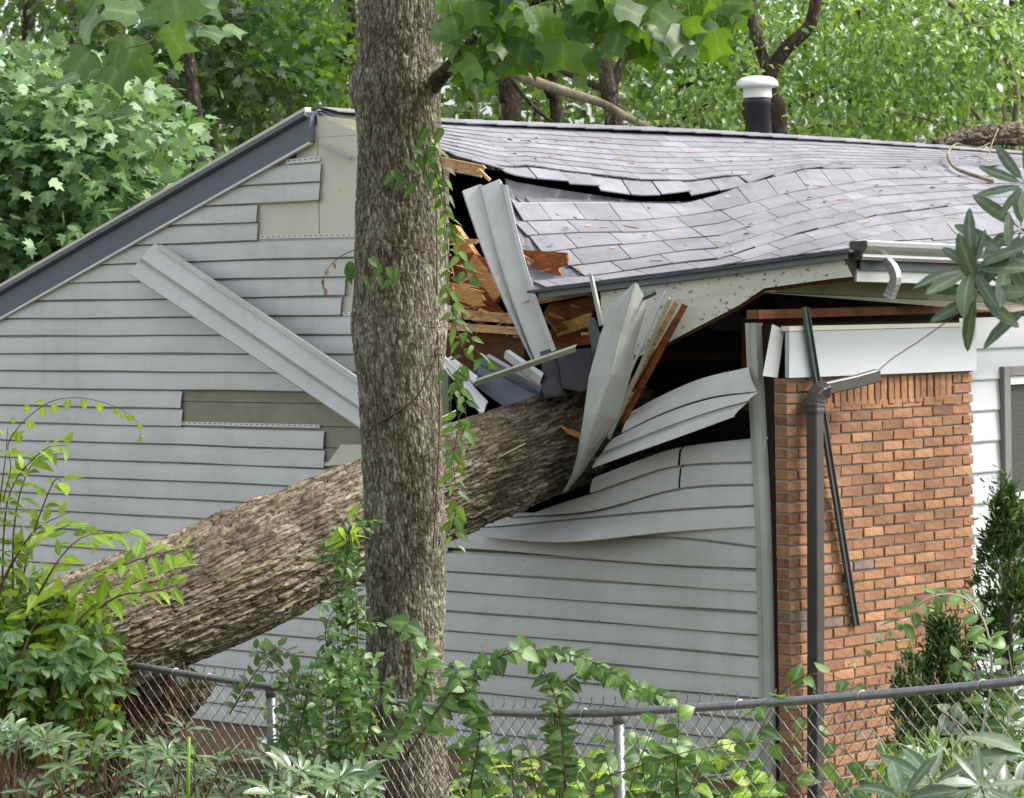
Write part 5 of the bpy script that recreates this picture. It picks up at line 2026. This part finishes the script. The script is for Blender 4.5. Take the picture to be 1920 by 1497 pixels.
# --- arching runner with round leaves
ar = Plant('arching_runner', 'thin arching runner with small round leaves against the gable siding', 'vine', at(40, 1000, 15.3), 'leaf_bright', 'round', 'vine_stem')
P = ar.stem([at(x, y, 15.3) for x, y in ((5, 940), (20, 880), (15, 835), (40, 795), (75, 765), (105, 750), (140, 746), (175, 750), (215, 762), (245, 780), (262, 800), (263, 828))], 0.003, 0.001, 4)
for i, (x, y) in enumerate(((36, 820), (57, 794), (79, 771), (101, 764), (128, 755), (158, 755), (187, 760), (219, 772), (231, 780), (26, 845), (14, 850), (244, 784), (262, 800), (30, 796), (55, 773), (80, 762))):
    s_ = 0.046 if i < 7 else 0.032
    d = Vector((random.uniform(-.2, .2), -0.2, -1)) if i < 13 else Vector((-0.9, -0.2, 0.25))
    ar.leaf(at(x, y - 6, 15.28), d, Vector((random.uniform(-.3, .3), -0.9, 0.2)), s_)
for i in range(5):
    ar.leaf(at(258 + i * 2, 822 + random.uniform(-6, 6), 15.28), rnd_unit(), Vector((0, -0.8, .5)), 0.016)
ar.done()

# --- rhododendron at lower left
rh = Plant('rhododendron', 'low rhododendron with narrow dark glossy leaves at the lower left', 'shrub', at(250, 1700, 14.2), 'leaf_rhodo', 'lance', 'twig', 'rhododendron bushes', 295)
for i in range(75):
    px = random.uniform(-20, 700)
    top = interp([(-20, 1340), (60, 1370), (150, 1375), (250, 1395), (400, 1400), (500, 1430), (620, 1420), (700, 1440)], px)
    py = top + abs(random.gauss(0, 70)) + 10
    Y = random.uniform(12.6, 14.6)
    tip = at(px, py, Y)
    base = tip + Vector((random.uniform(-.2, .2), .1, -0.45))
    rh.stem([base, base.lerp(tip, .5) + rnd_unit() * .03, tip], 0.006, 0.003, 3)
    rh.whorl(tip, Vector((random.uniform(-.5, .5), random.uniform(-.7, .1), 1)), random.randint(6, 9), random.uniform(0.09, 0.125))
rh.done()

rg = Plant('rhododendron', 'pale glossy rhododendron behind the wire fence below the fallen trunk', 'shrub', at(480, 1600, 16.6), 'leaf_rhodo_grey', 'lance', 'twig', 'rhododendron bushes', 250)
for i in range(26):
    px = random.uniform(250, 660)
    py = random.uniform(1365, 1480)
    tip = at(px, py, random.uniform(16.3, 16.9))
    base = tip + Vector((random.uniform(-.2, .2), .1, -0.4))
    rg.stem([base, base.lerp(tip, .5) + rnd_unit() * .03, tip], 0.006, 0.003, 3)
    rg.whorl(tip, Vector((random.uniform(-.5, .5), random.uniform(-.6, .1), 1)), random.randint(6, 9), random.uniform(0.12, 0.15))
rg.done()
# --- climbing vine column left of the standing tree and the fence-top vines
vc = Plant('climbing_vine', 'column of leafy vine climbing at the left side of the standing tree', 'vine', at(645, 1700, 15.2), 'leaf_vine', 'pointed', 'vine_stem', 'vines on the fence and tree', 295)
for pts in ([(660, 1480), (650, 1300), (640, 1150), (650, 1050), (660, 985)], [(640, 1480), (630, 1330), (655, 1200), (640, 1090), (655, 1000)], [(680, 1450), (665, 1330), (625, 1250), (610, 1180), (640, 1120)], [(690, 1400), (672, 1250), (668, 1120), (655, 1040), (668, 985)]):
    P = vc.stem([at(x, y, 15.25 + random.uniform(-.1, .1)) for x, y in pts], 0.004, 0.0015)
    vc.along(P, 0.026, 0.056, 0.3, 1.1, 0.05, None, 0.6, 0.6, 0.9)
    for q in range(14):
        a_ = random.choice(P)
        b_ = a_ + Vector((random.uniform(-.12, .12), random.uniform(-.1, .02), random.uniform(-.02, .1)))
        P2 = vc.stem([a_, a_.lerp(b_, .5) + Vector((0, 0, .02)), b_], 0.002, 0.001, 2)
        vc.along(P2, 0.028, 0.052, 0.2, 1.0, 0.2, None, 0.6, 0.6, 0.8)
for i in range(10):
    x, y = random.uniform(630, 680), random.uniform(970, 1020)
    vc.leaf(at(x, y, 15.1), rnd_unit() + Vector((0, 0, -.2)), Vector((0, -.5, .7)), 0.09, 'leaf_bright')
vc.done()

fv = Plant('fence_vine', 'tangled small leaved vine over the fence left of the standing tree', 'vine', at(480, 1700, 15.6), 'leaf_vine', 'ovate', 'vine_stem', 'vines on the fence and tree', 295)
for i in range(11):
    x0 = random.uniform(400, 690)
    h = random.uniform(90, 230)
    y0 = 1500
    Y = interp([(300, 16.2), (700, 15.0)], x0) - 0.15 + random.uniform(-.15, .25)
    lean = random.uniform(-70, 70)
    top = max(1235, 1450 - h)
    P = fv.stem([at(x0, y0, Y), at(x0 + lean * .4, (y0 + top) / 2, Y), at(x0 + lean, top, Y - 0.05), at(x0 + lean * 1.6, top + 25, Y - .1)], 0.004, 0.0012)
    fv.along(P, 0.040, 0.058, 0.15, 1.0, 0.15, None, 0.75, 0.45, 0.8)
    for q in range(5):
        a_ = random.choice(P)
        b_ = a_ + Vector((random.uniform(-.2, .2), random.uniform(-.1, .05), random.uniform(-.05, .1)))
        P2 = fv.stem([a_, a_.lerp(b_, .5) + Vector((0, 0, .03)), b_], 0.002, 0.001, 2)
        fv.along(P2, 0.035, 0.055, 0.1, 1.0, 0.2, None, 0.8, 0.4, 0.6)
for pts in ([(430, 1340), (480, 1260), (520, 1215), (560, 1235)], [(560, 1330), (540, 1270), (500, 1230), (470, 1215)]):
    P = fv.stem([at(x, y, 15.9) for x, y in pts], 0.004, 0.0012)
    fv.along(P, 0.04, 0.075, 0.1, 1.0, 0.05, None, 0.75, 0.4)
fv.done()

fr = Plant('fence_vine', 'arching broad leaved vine over the fence between the tree and the post', 'vine', at(1000, 1700, 14.2), 'leaf_vine', 'heart', 'vine_stem', 'vines on the fence and tree', 295)
for pts in ([(760, 1420), (840, 1305), (900, 1258), (960, 1222), (1040, 1222), (1120, 1245), (1200, 1290), (1260, 1310)], [(1060, 1480), (1050, 1340), (1020, 1260), (990, 1215)], [(1060, 1480), (1040, 1330), (1090, 1255), (1150, 1262), (1190, 1300)],
            [(880, 1480), (900, 1360), (870, 1290), (850, 1240)], [(700, 1440), (760, 1350), (800, 1260), (790, 1200), (760, 1170)]):
    P = fr.stem([at(x, y, 14.15 + random.uniform(-.15, .15)) for x, y in pts], 0.005, 0.0015)
    fr.along(P, 0.036, 0.070, 0.35, 0.9, 0.08, None, 0.6, 0.6, 0.5)
for i in range(17):
    x0 = random.uniform(850, 1290)
    Y = interp([(850, 14.7), (1300, 13.6)], x0) - random.uniform(-0.1, 0.2)
    top = random.uniform(1310, 1440)
    lean = random.uniform(-50, 50)
    P = fr.stem([at(x0, 1560, Y), at(x0 + lean * .5, (1560 + top) / 2, Y), at(x0 + lean, top, Y)], 0.004, 0.0012)
    fr.along(P, 0.045, 0.072, 0.35, 0.9, 0.2, random.choice(['leaf_vine', 'leaf_vine', 'leaf_shrub']), 0.6, 0.6, 0.5, None, False)
fr.done()

# creepers on the fence right of the post
fc = Plant('creeper', 'sparse creeper threading the fence wires in front of the brick corner', 'vine', at(1350, 1700, 13.6), 'leaf_vine', 'heart', 'vine_stem', 'vines on the fence and tree')
for pts in ([(1160, 1450), (1250, 1420), (1340, 1400), (1430, 1392), (1520, 1425)], [(1280, 1520), (1320, 1420), (1400, 1340), (1460, 1300)], [(1420, 1380), (1465, 1300), (1520, 1265), (1570, 1270), (1610, 1295)], [(1500, 1340), (1560, 1390), (1620, 1440)],
            [(1180, 1480), (1210, 1400), (1230, 1350)], [(1300, 1480), (1330, 1430), (1380, 1420)], [(1450, 1520), (1500, 1450), (1560, 1430)]):
    P = fc.stem([at(x, y, 13.45 + random.uniform(-.12, .12)) for x, y in pts], 0.003, 0.0012)
    fc.along(P, 0.085, 0.085, 0.3, 0.9, 0.05, random.choice(['leaf_vine', 'leaf_shrub', 'leaf_bright']), 0.6, 0.6, 0.5, None, False)
fc.done()
# bright weeds on the ground between fence and house
wd = Plant('weeds', 'yellow green weeds behind the fence below the siding', 'plant', at(1150, 1560, 15.2), 'leaf_shrub', 'ovate', 'twig_green')
for i in range(34):
    x0 = random.uniform(860, 1460)
    Y = random.uniform(14.8, 16.5)
    top = random.uniform(1390, 1490)
    P = wd.stem([at(x0, 1580, Y), at(x0 + random.uniform(-20, 20), (1580 + top) / 2, Y), at(x0 + random.uniform(-30, 30), top, Y)], 0.004, 0.0015)
    wd.along(P, 0.055, 0.11, 0.2, 1.0, 0.3, random.choice(['leaf_shrub', 'leaf_bright', 'leaf_vine']), 0.8, 0.4, 0.4)
wd.done()

# --- vine on the standing tree trunk, hanging along its right edge
tv = Plant('trunk_vine', 'hanging vine with pointed leaves along the right edge of the standing tree', 'vine', at(840, 1100, 15.4), 'leaf_vine', 'pointed', 'vine_stem', 'vines on the fence and tree')
for pts in ([(800, 250), (826, 300), (835, 380), (838, 450), (845, 520), (850, 600), (870, 660), (852, 720), (860, 790), (850, 860), (856, 930), (850, 1000), (858, 1030)],
            [(815, 320), (838, 400), (860, 470), (880, 530)], [(835, 540), (860, 590), (890, 650), (915, 690)], [(838, 690), (868, 740), (872, 800), (845, 850)]):
    P = tv.stem([at(x, y, 15.45 + random.uniform(-.05, .05)) for x, y in pts], 0.003, 0.001)
    tv.along(P, 0.034, 0.080, 0.35, 0.8, 0.0, random.choice(['leaf_vine', 'leaf_shrub', 'leaf_vine']), 0.5, 0.6, 0.5, None, False)
for (x, y) in ((775, 275), (790, 285), (760, 305), (745, 320), (795, 325), (780, 345), (815, 275), (805, 300), (735, 318), (765, 335), (800, 240), (830, 240)):
    tv.leaf(at(x, y, 15.4), Vector((random.uniform(-1, 1), -.2, -.5)), Vector((random.uniform(-.3, .3), -.7, .6)), 0.095, 'leaf_tulip')
for (x, y) in ((660, 490), (672, 505), (690, 485), (705, 510), (725, 500), (745, 505), (740, 520), (680, 515), (715, 495), (650, 500)):
    tv.leaf(at(x, y, 15.42), Vector((random.uniform(-1, 1), -.2, -.6)), Vector((random.uniform(-.3, .3), -.7, .6)), 0.09, 'leaf_tulip')
tv.stem([at(690, 820, 15.62), at(700, 800, 15.6), at(740, 775, 15.59), at(780, 745, 15.6), at(805, 700, 15.62), at(825, 650, 15.66)], 0.006, 0.004)
tv.stem([at(666, 465, 15.55), at(700, 458, 15.55), at(760, 464, 15.58), at(820, 470, 15.65)], 0.0025, 0.002)
tv.stem([at(812, 1030, 15.6), at(820, 900, 15.66), at(824, 760, 15.66), at(820, 600, 15.68), at(818, 420, 15.66), at(815, 250, 15.64)], 0.004, 0.003)
tv.done()
ds = Plant('dead_sprig', 'dried brown sprig hanging left of the standing tree', 'twig', at(640, 500, 15.6), 'dead_leaf', 'ovate_small', 'vine_stem')
P = ds.stem([at(672, 466, 15.6), at(640, 480, 15.6), at(618, 500, 15.6), at(606, 522, 15.6), at(608, 545, 15.6)], 0.0025, 0.001)
for (x, y) in ((625, 492), (615, 505), (607, 523), (606, 532), (608, 540), (610, 545)):
    ds.leaf(at(x, y, 15.6), Vector((random.uniform(-.5, .5), 0, -1)), Vector((0, -1, .3)), 0.035)
ds.done()

# --- right side planting
def conifer(name, label, px, y_top, y_bot, halfw, Y, n, group, rounded=False):
    b = at(px, y_bot, Y)
    t = at(px, y_top, Y)
    o = thing(name, label, 'conifer', (b.x, b.y, 0), group)
    V, F = tube([Vector((b.x, b.y, 0)), Vector((b.x, b.y, (b.z + t.z) / 2)), t], [0.05, 0.03, 0.006], 8)
    add('trunk', V, F, M['bark_far'], o, True)
    P, D, N, S = [], [], [], []
    h = t.z - 0.05
    w = halfw / FPX * Y
    tips = []
    for i in range(n):
        if tips and random.random() < 0.985:
            p0, out0 = random.choice(tips[-14:])
            g = random.gauss(0, 1)
            p = p0 + rnd_unit() * abs(g) * 0.035 + Vector((0, 0, g * 0.03))
            P.append(tuple(p)); D.append(tuple(out0 + rnd_unit() * 0.9)); N.append(tuple(rnd_unit())); S.append(random.uniform(0.02, 0.055))
            continue
        f = random.random() ** 0.75
        z = 0.05 + h * (1 - (1 - f)) if False else 0.05 + h * f
        prof = min(1.0, (1 - f) * 1.7) ** 0.8 if not rounded else min(1.0, max(0.0, 1 - f ** 2.6)) ** 0.6 * (0.8 + 0.3 * f)
        lump = 0.78 + 0.3 * math.sin(f * 23 + 2) * random.random()
        a = random.uniform(0, 6.283)
        lump *= 0.85 + 0.25 * math.sin(3 * a + f * 9)
        rr = 1.55 * w * prof * lump * math.sqrt(random.uniform(0.35, 1.0)) + 0.01
        p = Vector((b.x + rr * math.cos(a), b.y + rr * math.sin(a), z))
        out = Vector((math.cos(a), math.sin(a), random.uniform(0.6, 1.8)))
        tips.append((p, out))
        P.append(tuple(p)); D.append(tuple(out + rnd_unit() * 0.8)); N.append(tuple(rnd_unit())); S.append(random.uniform(0.02, 0.06))
    leaf_batch('foliage', P, D, N, S, 'lance', M['conifer'], o, 'stuff')
    return o


conifer('arborvitae', 'tall narrow dark conifer beside the window', 1892, 925, 1480, 92, 16.6, 15000, 'conifers by the brick wall')
conifer('dwarf_conifer', 'small pointed bush conifer in front of the brick', 1772, 1165, 1480, 46, 16.4, 11000, 'conifers by the brick wall', True)
conifer('dwarf_conifer', 'lowest round conifer left of the pointed one', 1708, 1222, 1480, 26, 16.2, 5000, 'conifers by the brick wall', True)

sp_ = Plant('pale_sapling', 'arching sapling with pale oval leaves in front of the conifers', 'shrub', at(1855, 1600, 13.3), 'leaf_vine', 'ovate', 'twig_pale')
for pts in ([(1815, 1560), (1835, 1400), (1858, 1290), (1855, 1200), (1830, 1140), (1790, 1115), (1740, 1122), (1705, 1150), (1690, 1170)], [(1850, 1560), (1880, 1400), (1900, 1300), (1890, 1210)], [(1858, 1290), (1810, 1250), (1790, 1230)], [(1840, 1400), (1790, 1350), (1760, 1330)]):
    P = sp_.stem([at(x, y, 13.2) for x, y in pts], 0.007, 0.0015)
    sp_.along(P, 0.05, 0.085, 0.15, 1.0, 0.25, random.choice(['leaf_vine', 'leaf_rhodo_grey']), 0.8, 0.4, 0.4)
P = sp_.stem([at(x, y, 13.0) for x, y in ((1700, 1160), (1660, 1190), (1620, 1225), (1590, 1250))], 0.002, 0.001)
sp_.along(P, 0.06, 0.03, 0.2, 0.8, 0.1)
sp_.done()

dl = thing('daylily', 'clump of long strap leaves behind the fence at the right', 'plant', at(1770, 1600, 13.9))
for i in range(46):
    x0 = 1770 + random.gauss(0, 45)
    b = at(x0, 1560, 13.9 + random.uniform(-.3, .3))
    ln = random.uniform(0.35, 0.62)
    a = random.uniform(-1, 1)
    out = Vector((a, random.uniform(-.5, .3), 0))
    pts = [b + out * (ln * 0.55 * f * f) + Vector((0, 0, ln * (1.25 * f - 0.65 * f * f * abs(a) - 0.2 * f ** 3))) for f in np.linspace(0, 1, 7)]
    sd = out.cross(Vector((0, 0, 1))).normalized() if abs(a) > .05 else Vector((1, 0, 0))
    sd = (sd + Vector((0.6, 0, 0))).normalized()
    rows = [[p - sd * 0.010 * (1 - f ** 2) - sd * .001, p + Vector((0, 0, -0.004)), p + sd * 0.010 * (1 - f ** 2) + sd * .001] for p, f in zip(pts, np.linspace(0, 1, 7))]
    V, F = loft(rows)
    add('leaf', V, F, M['leaf_blade'], dl, True)
# long grass blade by the stake at bottom centre-left
gs = Plant('right_undergrowth', 'mixed low green undergrowth beneath the conifers behind the fence', 'plant', at(1800, 1560, 15.0), 'leaf_shrub', 'ovate', 'twig')
bush_fill(gs, [(1700, 1440, 70, 60), (1860, 1430, 80, 70), (1600, 1470, 60, 30), (1880, 1330, 40, 50)], 420, 14.6, 15.8, 0.085, ['leaf_shrub', 'leaf_vine', 'leaf_rhodo'])
gs.done()


def rhodo_near(name, label, tips, base, Y, size, group, extra=()):
    pl = Plant(name, label, 'shrub', base, 'leaf_rhodo_grey', 'lance', 'twig', group)
    for (x, y, bx, by, n, ax) in tips:
        tip = at(x, y, Y + random.uniform(-.15, .15))
        pl.stem([at(bx, by, Y + 0.1), at((x + bx) / 2 + 6, (y + by) / 2, Y), tip], 0.006, 0.004)
        pl.whorl(tip, ax, n, size, None, 1.2)
    for pts in extra:
        pl.stem([at(a, b, Y + 0.05) for a, b in pts], 0.002, 0.0015)
    return pl


r1 = rhodo_near('rhododendron', 'grey green rhododendron branch reaching in at the right over the gutter',
                [(1825, 505, 1925, 560, 9, (-0.35, -0.8, 0.5)), (1833, 548, 1925, 570, 7, (-0.3, -0.85, -0.1)), (1925, 345, 1990, 420, 9, (-0.5, -0.7, 0.4)), (1915, 430, 1990, 470, 6, (-0.4, -0.9, 0.2)), (1890, 480, 1990, 500, 6, (-0.2, -0.8, 0.4)), (1935, 575, 1990, 600, 6, (-0.3, -0.8, 0.2))],
                at(1990, 560, 9.6), 9.6, 0.155, 'rhododendron bushes', [((1832, 560), (1790, 592), (1735, 632), (1700, 655), (1670, 675), (1645, 697))])
r1.stem([Vector((at(1990, 560, 9.9).x + 0.25, 9.9, 0.2)), Vector((at(1990, 560, 9.9).x + 0.2, 9.9, 1.6)), at(1992, 590, 9.75), at(1990, 500, 9.7), at(1990, 420, 9.7)], 0.016, 0.006)
r1.done()
r2 = rhodo_near('rhododendron', 'pale grey green rhododendron at the bottom right corner in front of the fence',
                [(1745, 1470, 1800, 1600, 9, (-0.1, -0.7, 0.75)), (1840, 1475, 1860, 1600, 9, (0.1, -0.7, 0.75)), (1880, 1500, 1900, 1640, 8, (0.3, -0.6, 0.7)), (1690, 1500, 1760, 1640, 7, (-0.4, -0.6, 0.7)), (1930, 1420, 1960, 1600, 7, (0, -0.7, .7))],
                at(1830, 1800, 10.0), 10.0, 0.165, 'rhododendron bushes')
r2.done()
stake = add('stake', *tube([at(352, 1560, 13.0), at(354, 1382, 13.0)], 0.008, 6), M['leaf_bright'], None, True)
tag(stake, 'single upright green stalk among the leaves at the lower left', 'plant')

# ------------------------------------------------------------------ WOODS BEHIND
def limb(pts, Y, r0, r1, n=8):
    P = smooth_path([at(x, y, Y) if len(q) == 2 else at(x, y, q[2]) for q in pts for x, y in (q[:2],)], 4)
    return tube(P, list(np.linspace(r0, r1, len(P))), n)


def crown_points(clusters, per, spread, flat=0.5):
    """clusters (k,3) -> leaf positions, directions, normals"""
    k = len(clusters)
    C = np.repeat(np.asarray(clusters), per, axis=0)
    n = len(C)
    o = RNG.normal(size=(n, 3)) * np.array([spread, spread, spread * flat]) * np.repeat(RNG.uniform(0.6, 1.5, (k, 1)), per, axis=0)
    P = C + o
    D = o / np.maximum(np.linalg.norm(o, axis=1, keepdims=True), 1e-6) * 0.7 + RNG.normal(size=(n, 3)) * 0.5 + np.array([0, -0.3, -0.35])
    N = RNG.normal(size=(n, 3)) * 0.5 + np.array([0.05, -0.4, 0.9])
    return P, D, N


def px_clusters(boxes, n, Y0, Y1):
    out = []
    tot = sum(b[2] * b[3] for b in boxes)
    for (cx, cyy, rx, ry) in boxes:
        for _ in range(int(n * rx * ry / tot)):
            a, r_ = random.uniform(0, 6.28), math.sqrt(random.random())
            out.append(tuple(at(cx + rx * r_ * math.cos(a), cyy + ry * r_ * math.sin(a), random.uniform(Y0, Y1))))
    return out


def wood_tree(label, base_px, Y, limbs, boxes, n, per, Yr, size, mat, tpl='ovate_small', bark='bark_far', spread=0.28, name='woodland_tree', group='trees of the woods behind the house', near=0):
    b = at(base_px, 400, Y)
    o = thing(name, label, 'tree', (b.x, b.y, ground_z(b.x, b.y)), group)
    tr = []
    for i, (pts, r0, r1) in enumerate(limbs):
        if i == 0:
            pts = [(base_px, 900)] + list(pts)
        tr.append(limb(pts, Y, r0, r1))
        V, F = tr[-1]
        add('trunk' if i == 0 else 'limb', V, F, M[bark], o, True)
    if n:
        P, D, N = crown_points(px_clusters(boxes, n, *Yr), per, spread)
        S = RNG.uniform(0.7, 1.25, len(P)) * size
        if near:
            idx = np.argsort(P[:, 1])
            for i in idx[:near]:
                leaf_obj(o, Vector(P[i]), Vector(D[i]), Vector(N[i]), float(S[i]), tpl, mat)
            keep = idx[near:]
            P, D, N, S = P[keep], D[keep], N[keep], S[keep]
        leaf_batch('crown', P, D, N, S, tpl, M[mat[5:] if False else mat], o, 'stuff')
    return o


# pale lobed tree at the left
wood_tree('pale leaved tree with star shaped leaves filling the left edge above the rake', -60, 26, [([(-40, 500), (60, 300), (160, 180)], 0.09, 0.02), ([(-30, 420), (100, 400), (220, 350)], 0.05, 0.01)],
          [(60, 330, 190, 210), (170, 300, 160, 170), (60, 480, 130, 90), (240, 420, 90, 90), (20, 210, 120, 120)], 420, 16, (24.6, 27.5), 0.125, 'leaf_pale', 'star_small', 'bark_far', 0.22, near=150, name='lobed_leaf_tree')
wood_tree('slim brown trunk standing behind the rake on the left', 372, 29, [([(372, 330), (362, 170), (348, 60), (345, -60)], 0.07, 0.05), ([(362, 190), (300, 140), (240, 120)], 0.02, 0.008)], [(330, 50, 150, 90), (460, 150, 80, 90)], 90, 16, (29.2, 31), 0.11, 'leaf_wood_dark', 'star_small')
wood_tree('thin dark leaning trunk right of the slim brown one', 452, 31, [([(452, 290), (438, 210), (428, 130), (440, 0), (460, -80)], 0.045, 0.03)], [(500, 90, 120, 120), (560, 140, 100, 90)], 90, 16, (31.2, 33), 0.11, 'leaf_wood', 'star_small')
wood_tree('tree with a crooked dark bough left of the standing trunk', 640, 33, [([(640, 240), (620, 160), (660, 60), (650, -50)], 0.06, 0.04), ([(640, 190), (590, 110), (560, 70), (555, 20)], 0.035, 0.015), ([(560, 70), (640, 110), (690, 125)], 0.02, 0.01)], [(600, 50, 120, 100), (700, 100, 90, 90)], 80, 18, (33.2, 35), 0.11, 'leaf_wood', 'ovate_small')
wood_tree('stout dark broken trunk behind the ridge right of the standing tree', 960, 31, [([(960, 240), (955, 190), (950, 140), (948, 90)], 0.10, 0.085)], [(930, 60, 110, 50)], 30, 16, (31, 33), 0.11, 'leaf_wood')
wood_tree('dark leaning trunk between the broken trunk and the mossy forked one', 1040, 33, [([(1045, 250), (1030, 170), (1045, 100), (1020, 10)], 0.075, 0.05), ([(1034, 180), (1010, 120), (1005, 60)], 0.03, 0.02)], [(1060, 60, 110, 70)], 44, 18, (33.2, 35), 0.11, 'leaf_wood_light')
wood_tree('mossy forked trunk with a long pale bough sloping down to the left', 1150, 28.5, [([(1152, 260), (1143, 180), (1133, 110), (1125, 40), (1130, -40)], 0.095, 0.06), ([(1143, 190), (1165, 120), (1190, 85), (1200, 40)], 0.05, 0.025), ([(1135, 170), (1080, 145), (1010, 112), (960, 90)], 0.035, 0.02)],
          [(1240, 110, 90, 80)], 40, 18, (29, 30.5), 0.10, 'leaf_wood')
lb = thing('broken_bough', 'long pale fallen bough slanting across behind the ridge', 'branch', at(1080, 200, 28.0))
V, F = limb([(930, 118), (1000, 152), (1070, 175), (1130, 195), (1180, 222), (1240, 252)], 28.0, 0.055, 0.03)
add('bough', V, F, M['bark_pale'], lb, True)
wood_tree('dark tree forking behind the white capped vent', 1458, 27.5, [([(1462, 260), (1448, 190), (1445, 140), (1475, 90), (1520, 45), (1535, -40)], 0.075, 0.05), ([(1445, 150), (1425, 90), (1410, 30), (1412, -40)], 0.05, 0.04)], [(1400, 60, 120, 90), (1340, 170, 90, 60)], 80, 20, (27.5, 30), 0.085, 'leaf_wood_light', 'pointed', spread=0.2)
wood_tree('light leaved fallen crown draped over the ridge at the right', 1880, 28.5, [([(1900, 300), (1905, 170), (1870, 80), (1800, 20), (1740, -20)], 0.035, 0.02), ([(1885, 230), (1882, 190), (1900, 150)], 0.022, 0.01), ([(1850, 240), (1810, 190), (1780, 150)], 0.02, 0.008), ([(1840, 60), (1790, 40), (1735, 60), (1720, 100)], 0.016, 0.006), ([(1760, 230), (1700, 215), (1600, 205)], 0.015, 0.006)],
          [(1620, 170, 180, 110), (1780, 130, 170, 130), (1880, 60, 110, 90), (1640, 50, 160, 80)], 210, 26, (27.3, 31), 0.095, 'leaf_wood_light', 'pointed', 'bark_pale', spread=0.2, near=60, name='fallen_tree')
# the woods beyond, one mass with depth
def woods(name, n, per, Y0, Y1, size, mat, tpl, y0=-220, y1=420, spread=0.5, lab=None):
    cl = []
    for _ in range(n):
        Y = random.uniform(Y0, Y1)
        px = random.uniform(-160, 2080)
        py = random.uniform(y0, y1)
        cl.append(tuple(at(px, py, Y)))
    P, D, N = crown_points(cl, per, spread)
    o = leaf_batch(name, P, D, N, RNG.uniform(0.7, 1.3, len(P)) * size, tpl, M[mat], None, 'stuff')
    o['label'] = lab
    return o


woods('woodland_foliage', 310, 34, 34, 42, 0.11, 'leaf_wood', 'ovate_small', lab='green leaves of the woods close behind the house')
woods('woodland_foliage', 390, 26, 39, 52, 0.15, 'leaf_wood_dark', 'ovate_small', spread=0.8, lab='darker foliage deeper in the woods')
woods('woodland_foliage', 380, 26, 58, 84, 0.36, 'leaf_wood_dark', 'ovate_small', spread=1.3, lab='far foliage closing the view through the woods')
woods('unseen_shade_canopy', 420, 26, 30, 50, 0.30, 'leaf_wood', 'ovate_small', -1250, -330, 0.9, lab='unseen tall canopy added above the woods to shade them')  # unseen crowns above the view, added to shade the woods below
tk = []
for i in range(26):
    px, Y = random.uniform(850, 1980), random.uniform(30, 34)
    a = at(px, random.uniform(-60, 260), Y)
    d = Vector((random.uniform(-1, 1), random.uniform(-.3, .3), random.uniform(-.2, .9))).normalized() * random.uniform(0.6, 1.6)
    tk.append(tube(smooth_path([a, a + d * 0.35 + rnd_unit() * .08, a + d * 0.7 + rnd_unit() * .1, a + d], 3), list(np.linspace(random.uniform(.012, .03), 0.005, 10)), 6))
for i in range(30):
    px, Y = random.uniform(-60, 1980), random.uniform(36, 60)
    b = at(px, 420, Y)
    lean = random.uniform(-.3, .3)
    tk.append(tube([Vector((b.x, b.y, 0.0)), Vector((b.x + lean, b.y, 4)), Vector((b.x + lean * 2.2, b.y, 9.5))], [random.uniform(.08, .2), .1, .06], 8))
V, F = merge(tk)
o = add('distant_trunks', V, F, M['bark_far'], None, True, 'stuff')
o['label'] = 'dim trunks standing far back in the woods'
print('objects', len(bpy.data.objects), 'tris', sum(len(m_.loops) - 2 * len(m_.polygons) for m_ in bpy.data.meshes), 'drawn', sum(len(o.data.polygons) * 2 for o in bpy.data.objects if o.type == 'MESH'))
